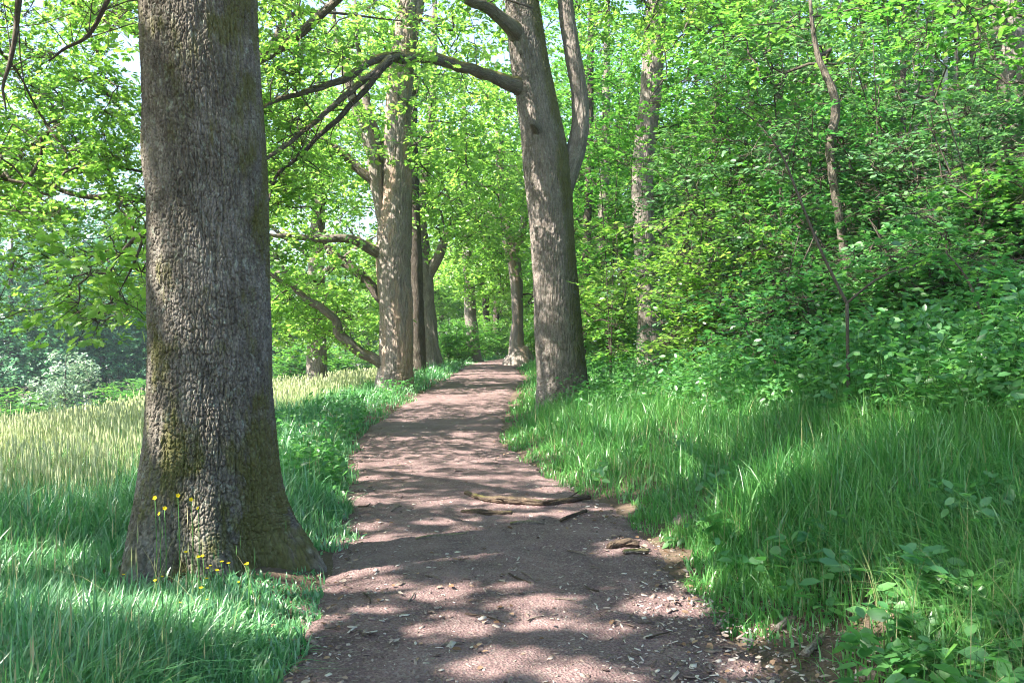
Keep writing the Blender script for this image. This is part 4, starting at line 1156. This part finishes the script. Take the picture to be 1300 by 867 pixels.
# right bank
mb = MB()
x, y = polar(250000, 2.2, 50, -.08, .85, rng)
tr_ = x - xr(y) + .7 * (clumpy(x, y, 1.6, 51) - .5)
bare = clumpy(x, y, 1.1, 52)
near_bare = smooth(5.6, 4.2, y) * smooth(1.3, .45, tr_)
keep = (tr_ > .03) & (tr_ < 5.5) & (rng.uniform(0, 1, len(x)) < np.clip(1.4 - 3.6 * (bare - .42) - .12 * np.clip(tr_ - 2.5, 0, 3), .06, 1)) & ~in_trunk(x, y) & (rng.uniform(0, 1, len(x)) > .88 * near_bare)
x, y, tr_ = x[keep], y[keep], tr_[keep]
h = (.09 + .30 * smooth(0, .9, tr_)) * rng.uniform(.5, 1.4, len(x)) * (.65 + .7 * clumpy(x, y, .8, 53))
w = np.maximum(.0085 * rng.gamma(4, .25, len(x)), y * .00095)
flow = PI + .6 + (clumpy(x, y, .7, 54) - .5) * 5
blades(mb, x, y, height(x, y), h, w, flow + rng.normal(0, 1.5, len(x)), rng.gamma(2.2, .27, len(x)), 4, rng)
x, y = polar(5200, 2.6, 18, .0, .85, rng); tr_ = x - xr(y)
keep = (tr_ > .25) & (tr_ < 4.5) & ~in_trunk(x, y); x, y = x[keep], y[keep]
tp_ = blades(mb, x, y, height(x, y), rng.uniform(.3, .65, len(x)), np.maximum(.0035, y * .0006), rng.uniform(0, 6.28, len(x)), rng.gamma(2, .28, len(x)), 4, rng, 1)
o = mb.build('bank_grass', [M['bank_grass'], M['straw']], smooth_=True); tag(o, 'fine fresh green grass covering the bank right of the path', 'grass', None, 'stuff')

# undergrowth at the top of the bank
mb = MB()
x, y = polar(12000, 5.0, 40, .0, 1.0, rng)
tr_ = x - xr(y)
keep = (tr_ > np.interp(y, [5, 9, 14, 20], [2.3, 1.9, 1.4, .9]) + 1.2 * (clumpy(x, y, .8, 61) - .5)) & (tr_ < 14) & (rng.uniform(0, 1, len(x)) < np.clip(.35 + 1.6 * (clumpy(x, y, .6, 62) - .35), .1, 1))
x, y, tr_ = x[keep], y[keep], tr_[keep]
z = height(x, y)
hh = rng.uniform(.25, .9, len(x)) * (.55 + .8 * clumpy(x, y, .5, 63)) * np.interp(tr_, [1, 3, 8], [.7, 1.1, 1.3])
A = np.stack([x, y, z - .03], -1); B = np.stack([x + rng.normal(0, .08, len(x)), y + rng.normal(0, .08, len(x)), z + hh], -1)
thin_twigs(mb, A, B, .004, .002, 1, rng, .06)
for f_ in (.45, .75, 1.0):
    sprays(mb, A + (B - A) * f_, np.full(len(x), .17 + .06 * (1 - f_)), 3, 3, .085, 'ovate', rng, tilt=.3, ltilt=.4, thick=.2, droop=.3)
o = mb.build('undergrowth', [M['dark_leaf'], M['stem_green']]); tag(o, 'leafy bramble and nettle undergrowth along the edge of the wood', 'undergrowth', None, 'stuff')

# leafy weeds along the left verge in the distance
mb = MB()
x, y = polar(1300, 9, 48, -.30, .06, rng)
tl_ = xl(y) - x
keep = (tl_ > .1) & (tl_ < 1.5); x, y = x[keep], y[keep]; z = height(x, y); hh = rng.uniform(.15, .5, len(x))
A = np.stack([x, y, z - .03], -1); B = A + np.stack([rng.normal(0, .05, len(x)), rng.normal(0, .05, len(x)), hh], -1)
for f_ in (.6, 1.0):
    sprays(mb, A + (B - A) * f_, np.full(len(x), .15), 3, 3, .09, 'ovate', rng)
x, y = polar(900, 2.6, 10, -.75, .75, rng); tl_ = xl(y) - x; tr_ = x - xr(y)
keep = (((tl_ > .05) & (tl_ < 4)) | ((tr_ > .05) & (tr_ < 3.5))) & (np.hypot(x + 1.95, y - 6) > 1.7) & (clumpy(x, y, 1.2, 66) > .5); x, y = x[keep], y[keep]
c_ = np.stack([x, y, height(x, y) + rng.uniform(.04, .26, len(x))], -1)
sprays(mb, c_, np.full(len(x), .09), 3, 3, .10, 'ovate', rng, tilt=.3, ltilt=.4, thick=.3, droop=.3)
o = mb.build('verge_weeds', [M['dark_leaf']]); tag(o, 'leafy weeds edging the far left side of the path', 'weeds', None, 'stuff')

# individual broad-leaved weeds at the lower right
def weed(px, py, d, H, n, label, seed, size=.075):
    bb = at(px, py, d); bb[2] = float(height(bb[0], d))
    t = thing('leafy_plant', bb, label, 'plant', 'broad leaved plants at the foot of the bank')
    rng = np.random.default_rng(seed); cs = []; mb = MB()
    for k in range(n):
        a = rng.uniform(0, 6.28); l = H * rng.uniform(.6, 1.1)
        P = [bb + [0, 0, -.02], bb + [.12 * l * math.cos(a), .12 * l * math.sin(a), l * .5], bb + [.5 * l * math.cos(a), .5 * l * math.sin(a), l * .85]]
        q, _ = tube(mb, P, [.004, .003, .0015], ns=5, n=9); cs += list(q[3:])
    mb.build('stem', M['stem_green'], t, smooth_=True, loc=bb)
    cs = np.array(cs); mb = MB()
    sprays(mb, cs, np.full(len(cs), .06), 2, 2, size, 'ovate', rng, tilt=.3, ltilt=.3, thick=.1, droop=.3)
    mb.build('foliage', M['dark_leaf'], t, loc=bb)


for i, (px, py, d, H, n, lab) in enumerate([
        (1225, 800, 4.0, .38, 7, 'broad leaved plant at the lower right, directly below the tallest one'), (1285, 745, 4.3, .50, 8, 'tallest broad leaved plant at the right edge of the photo'),
        (1160, 845, 3.7, .26, 6, 'small broad leaved plant nearest the path at the lower right'), (1295, 850, 3.6, .34, 7, 'broad leaved plant in the lower right corner of the photo'),
        (1215, 700, 5.0, .40, 6, 'broad leaved plant standing in the long bank grass, highest of its group'), (1240, 860, 3.5, .24, 6, 'low broad leaved plant at the bottom of the photo, left of the corner one')]):
    weed(px, py, d, H, n, lab, 500 + i)

# buttercups at the foot of the first oak
bl = [(197, 632), (209, 645), (203, 652), (226, 629), (243, 634), (252, 645), (251, 706), (258, 705), (158, 729), (205, 731), (198, 736), (276, 723), (312, 725), (304, 738), (255, 745), (263, 748), (268, 755), (262, 760), (230, 764), (264, 768), (281, 712), (315, 715), (236, 700), (290, 730)]
proto = None
for i, (px, py) in enumerate(bl):
    d = 5.05 + .35 * math.sin(i * 1.7) if py > 700 else 5.1
    p = at(px, py, d); gz = float(height(p[0], d)); H = max(p[2] - gz, .12)
    if proto is None:
        mb = MB(); rng = np.random.default_rng(3)
        tube(mb, [(0, 0, 0), (.01, 0, H * .5), (0, 0, H)], [.003, .0024, .002], ns=5, n=6, mi=0)
        for k in range(5):
            a = k * 2 * PI / 5
            def pt(r, da):
                X, Y, Z = r * math.cos(a + da), r * math.sin(a + da), r * .45
                return (X, Y * .45 - Z * .9, H + Y * .9 + Z * .45)
            v = [(0, 0, H), pt(.010, .62), pt(.0135, 0), pt(.010, -.62)]
            mb.add(v, [[[0, 1, 2, 3]]], 1)
        proto = mb.build('buttercup', [M['stem_green'], M['petal']]); H0 = H
        tag(proto, 'yellow buttercup flowering on a thin stem in the grass at the near oak foot', 'flower', 'buttercups at the oak foot')
        o = proto
    else:
        o = proto.copy(); C.objects.link(o)
    o.location = (p[0], p[1], gz); o.scale = (1, 1, H / H0); o.rotation_euler = (0, 0, math.sin(i * 2.3) * .8)

# ------------------------------------------------------------------ litter on the path
rng = np.random.default_rng(601)
mb = MB()
x, y = polar(22000, 2.6, 20, -.35, .42, rng)
dens = np.clip(.20 + .75 * smooth(.1, 1.2, x) * smooth(7, 4, y) + .9 * (clumpy(x, y, 1.6, 71) - .45), .05, 1)
keep = (x > xl(y)) & (x < xr(y) + .35) & (rng.uniform(0, 1, len(x)) < dens); x, y = x[keep], y[keep]; n = len(x)
on = x < xr(y)
z = np.where(on, pathz(x, y), height(x, y)) + .004
az = rng.uniform(0, 6.28, n); L = rng.gamma(1.6, .0050, n) + .004; Wd = L * rng.uniform(.18, .6, n); th = rng.uniform(.001, .003, n)
tt = rng.normal(0, .25, n)
dv = np.stack([np.cos(az), np.sin(az), tt], -1); sv = np.stack([-np.sin(az), np.cos(az), rng.normal(0, .25, n)], -1)
P = np.stack([x, y, z], -1); up = np.stack([np.zeros(n), np.zeros(n), th], -1)
q = [P - dv * L[:, None] - sv * (Wd * .6)[:, None], P + dv * (L * .8)[:, None] - sv * Wd[:, None], P + dv * L[:, None] + sv * (Wd * .5)[:, None], P - dv * (L * .7)[:, None] + sv * Wd[:, None]]
V8 = np.stack([k - up for k in q] + [k + up for k in q], 1).reshape(-1, 3)
cf = np.array([[4, 5, 6, 7], [0, 1, 5, 4], [1, 2, 6, 5], [2, 3, 7, 6], [3, 0, 4, 7]])
mb.add(V8, [(cf[None] + 8 * np.arange(n)[:, None, None]).reshape(-1, 4)])
# dry leaves, on the path edge and on the bank
x, y = polar(9000, 2.6, 18, -.45, .8, rng)
tr_ = x - xr(y)
keep = (x > xl(y) - .25) & (((x < xl(y) + .30) & (rng.uniform(0, 1, len(x)) < .5)) | ((tr_ > -.35) & (tr_ < 5) & (rng.uniform(0, 1, len(x)) < .7)) | (rng.uniform(0, 1, len(x)) < .10)); x, y = x[keep], y[keep]; n = len(x)
P = np.stack([x, y, np.where(x < xr(y), pathz(x, y), height(x, y)) + .012], -1)
a = rng.uniform(0, 6.28, n)
put_leaves(mb, P, np.stack([np.cos(a), np.sin(a), rng.normal(0, .2, n)], -1), np.stack([rng.normal(0, .3, n), rng.normal(0, .3, n), np.ones(n)], -1), rng.uniform(.02, .055, n), 'ovate', 1)
o = mb.build('path_litter', [M['chip'], M['dry_leaf']]); tag(o, 'scattered wood chips and dry leaves on the path and bank', 'litter', None, 'stuff')


def ground_stick(name, pts, label, mat, group=None, cat='stick', d=None, moss=0., ns=12, lump=.2, lift=.5, side=()):
    P = []; R = []
    for (px, py, w) in pts:
        dd = CAMZ * F / (py - 440.0)
        p = at(px, py, dd); r = w / 2 / F * dd * .8
        p[2] = float(pathz(p[0], p[1])) + r * lift + .006; P.append(p); R.append(r)
    mb = MB(); b0 = P[0].copy()
    q, rr_ = tube(mb, P, R, ns=ns, step=.02, lump=lump, wig=max(R) * .55, mossf=moss_top(moss) if moss else None, disp=bark_disp(max(R) * .22, max(max(R) * .5, .01), max(R) * 2, 4, max(R)) if max(R) > .015 else None)
    mb.add(q[0][None] + 0 * q[0][None], [], 0)
    for (i, az, ln, rz) in side:
        p0 = q[int(i * (len(q) - 1))]; dv = np.array([math.cos(az), math.sin(az), .25])
        tube(mb, [p0, p0 + dv * ln * .5, p0 + dv * ln], [rz, rz * .7, rz * .3], ns=6, n=8, lump=.15)
    o = mb.build(name, M[mat], smooth_=True, loc=b0)
    return tag(o, label, cat, group)


ground_stick('fallen_branch', [(591, 633, 6), (612, 641, 9), (640, 645, 13), (662, 646, 12), (690, 648, 10), (712, 645, 9), (735, 642, 8), (748, 640, 7)], 'long mossy fallen branch lying across the middle of the path', 'rotten', 'dead wood on the path', 'branch', moss=.30, lift=.9,
             side=((.55, 5.6, .22, .014), (.75, .9, .25, .012), (.3, 4.0, .12, .012)))
ground_stick('fallen_branch', [(586, 655, 7), (605, 657, 10), (625, 659, 10), (650, 658, 7)], 'short thick stick lying just in front of the long mossy branch', 'rotten', 'dead wood on the path', 'branch', moss=.2)
ground_stick('fallen_branch', [(648, 672, 5), (668, 671, 7), (690, 670, 5)], 'small mossy stick in front of the middle of the long branch', 'wood', 'dead wood on the path', 'branch', moss=.4)
ground_stick('fallen_branch', [(712, 668, 5), (728, 662, 6), (744, 656, 5)], 'dark stick slanting below the right end of the long branch', 'rotten', 'dead wood on the path', 'branch')
ground_stick('rotten_log', [(774, 703, 11), (785, 701, 15), (800, 700, 15), (812, 700, 9)], 'chunk of rotten brown log with broken ends at the right edge of the path', 'rotten', 'dead wood on the path', 'log', lump=.35)
ground_stick('rotten_log', [(792, 709, 8), (806, 708, 9), (824, 707, 7)], 'flat mossy log piece leaning on the rotten brown chunk', 'wood', 'dead wood on the path', 'log', lump=.3, moss=.4)
ground_stick('fallen_branch', [(528, 690, 4), (548, 687, 6), (570, 686, 6), (592, 684, 4)], 'flat grey stick on the left half of the path', 'wood', 'dead wood on the path', 'branch', moss=.4)
ground_stick('pale_stick', [(1022, 848, 14), (1045, 828, 12), (1068, 808, 9), (1092, 788, 6)], 'pale bleached stick at the lower right edge of the path', 'wood', 'dead wood on the path', 'branch', lump=.25, lift=1.6)
ground_stick('pale_stick', [(985, 812, 10), (1000, 806, 16), (1018, 800, 12)], 'short pale broken branch end beside the bleached stick', 'wood', 'dead wood on the path', 'branch', lump=.35, lift=1.2)
rng = np.random.default_rng(611)
tw = [(462, 762, 470, 776), (412, 810, 436, 802), (460, 816, 486, 812), (646, 736, 674, 748), (662, 734, 676, 742), (720, 706, 745, 712), (590, 790, 640, 800), (700, 770, 730, 772), (520, 772, 527, 760), (820, 820, 852, 812), (560, 830, 590, 826), (670, 798, 690, 792), (455, 650, 470, 645), (497, 655, 510, 648), (890, 780, 915, 786), (760, 760, 742, 752), (930, 842, 950, 836), (600, 690, 612, 686), (870, 740, 890, 738), (540, 740, 560, 744)]
for i, (a, b_, c_, d_) in enumerate(tw):
    ground_stick('twig', [(a, b_, 3.2), ((a + c_) / 2 + rng.normal(0, 3), (b_ + d_) / 2 + rng.normal(0, 1.5), 3), (c_, d_, 1.8)], 'small bare twig lying loose on the brown path', 'wood' if i % 3 else 'rotten', 'loose twigs on the path', 'twig', ns=6, lift=.8)
# pale stone-like wood and stones on the bank edge
for i, (px, py, d, s, lab) in enumerate([(868, 676, 7.2, .07, 'pale rough stone half buried in the bank grass above the log'), (1110, 850, 3.9, .05, 'small pale stone beside the lower right plants')]):
    p = at(px, py, d); p[2] = float(height(p[0], d)) + s * .3
    mb = MB(); ns = 18; th = np.linspace(0.02, PI - .02, 12); PH, TH = np.meshgrid(np.arange(ns) / ns * 2 * PI, th)
    r = s * (1 + .5 * (fbm(np.cos(PH) * np.sin(TH) * 1.6 + i, np.sin(PH) * np.sin(TH) * 1.6, np.cos(TH) * 1.6, 9, 3) - .5) * 2)
    v = np.stack([r * np.cos(PH) * np.sin(TH) * 1.3, r * np.sin(PH) * np.sin(TH), r * np.cos(TH) * .7], -1).reshape(-1, 3) + p
    mb.add(v, [grid_faces(12, ns)], 0, bark_co=v)
    o = mb.build('stone', M['wood'], smooth_=True, loc=p); tag(o, lab, 'stone')

# ------------------------------------------------------------------ camera, light, world
cam = bpy.data.cameras.new('camera'); co = bpy.data.objects.new('camera', cam); C.objects.link(co)
cam.lens = 32; cam.sensor_width = 36; cam.shift_y = 6.5 / 1300
cam.clip_start = .05; cam.clip_end = 2000
co.location = (0, 0, CAMZ); co.rotation_euler = (PI / 2, 0, 0)
sc.camera = co

L = Vector(SUN)
sun = bpy.data.lights.new('sun', 'SUN'); sun.energy = 5.0; sun.angle = math.radians(.53); sun.color = (1, .93, .82)
so = bpy.data.objects.new('sun', sun); C.objects.link(so); so.rotation_euler = (-L).to_track_quat('-Z', 'Y').to_euler()
so.location = (-20, -10, 30)
wd = bpy.data.worlds.new('World'); sc.world = wd; wd.use_nodes = True
nt = wd.node_tree; bg = nt.nodes['Background']
sky = nt.nodes.new('ShaderNodeTexSky'); sky.sky_type = 'NISHITA'; sky.sun_disc = False
sky.sun_elevation = EL; sky.sun_rotation = math.atan2(L.x, L.y) % (2 * PI)
sky.air_density = 1.0; sky.dust_density = 1.5; sky.ozone_density = 1.0
nt.links.new(sky.outputs[0], bg.inputs[0]); bg.inputs[1].default_value = 0.105

sc.view_settings.view_transform = 'Standard'; sc.view_settings.look = 'None'; sc.view_settings.gamma = 1
sc.view_settings.use_curve_mapping = False
sc.view_settings.exposure = 2.42
cy = sc.cycles
cy.max_bounces = 8; cy.diffuse_bounces = 4; cy.glossy_bounces = 2; cy.transmission_bounces = 4; cy.transparent_max_bounces = 4
cy.caustics_reflective = False; cy.caustics_refractive = False
cy.use_denoising = True
cy.pixel_filter_type = 'BLACKMAN_HARRIS'; cy.filter_width = 1.05
try:
    cy.denoiser = 'OPENIMAGEDENOISE'; cy.denoising_input_passes = 'RGB_ALBEDO_NORMAL'
except Exception:
    pass
cy.use_adaptive_sampling = True; cy.adaptive_threshold = 0.02
cy.sample_clamp_indirect = 6

HAZE = True
if HAZE:
    m, nt, out = new_mat('haze_air')
    v = nt.nodes.new('ShaderNodeVolumePrincipled'); v.inputs['Density'].default_value = .0006; v.inputs['Color'].default_value = (.70, .88, 1, 1); v.inputs['Anisotropy'].default_value = .3
    nt.links.new(v.outputs[0], out.inputs['Volume'])
    mb = MB()
    X0, X1, Y0, Y1, Z0, Z1 = -420, 420, -90, 720, -22, 60
    mb.add([(X0, Y0, Z0), (X1, Y0, Z0), (X1, Y1, Z0), (X0, Y1, Z0), (X0, Y0, Z1), (X1, Y0, Z1), (X1, Y1, Z1), (X0, Y1, Z1)],
           [[[0, 3, 2, 1], [4, 5, 6, 7], [0, 1, 5, 4], [1, 2, 6, 5], [2, 3, 7, 6], [3, 0, 4, 7]]])
    tag(mb.build('haze', m), 'thin summer haze in the air', None, None, 'stuff')
    cy.volume_bounces = 0
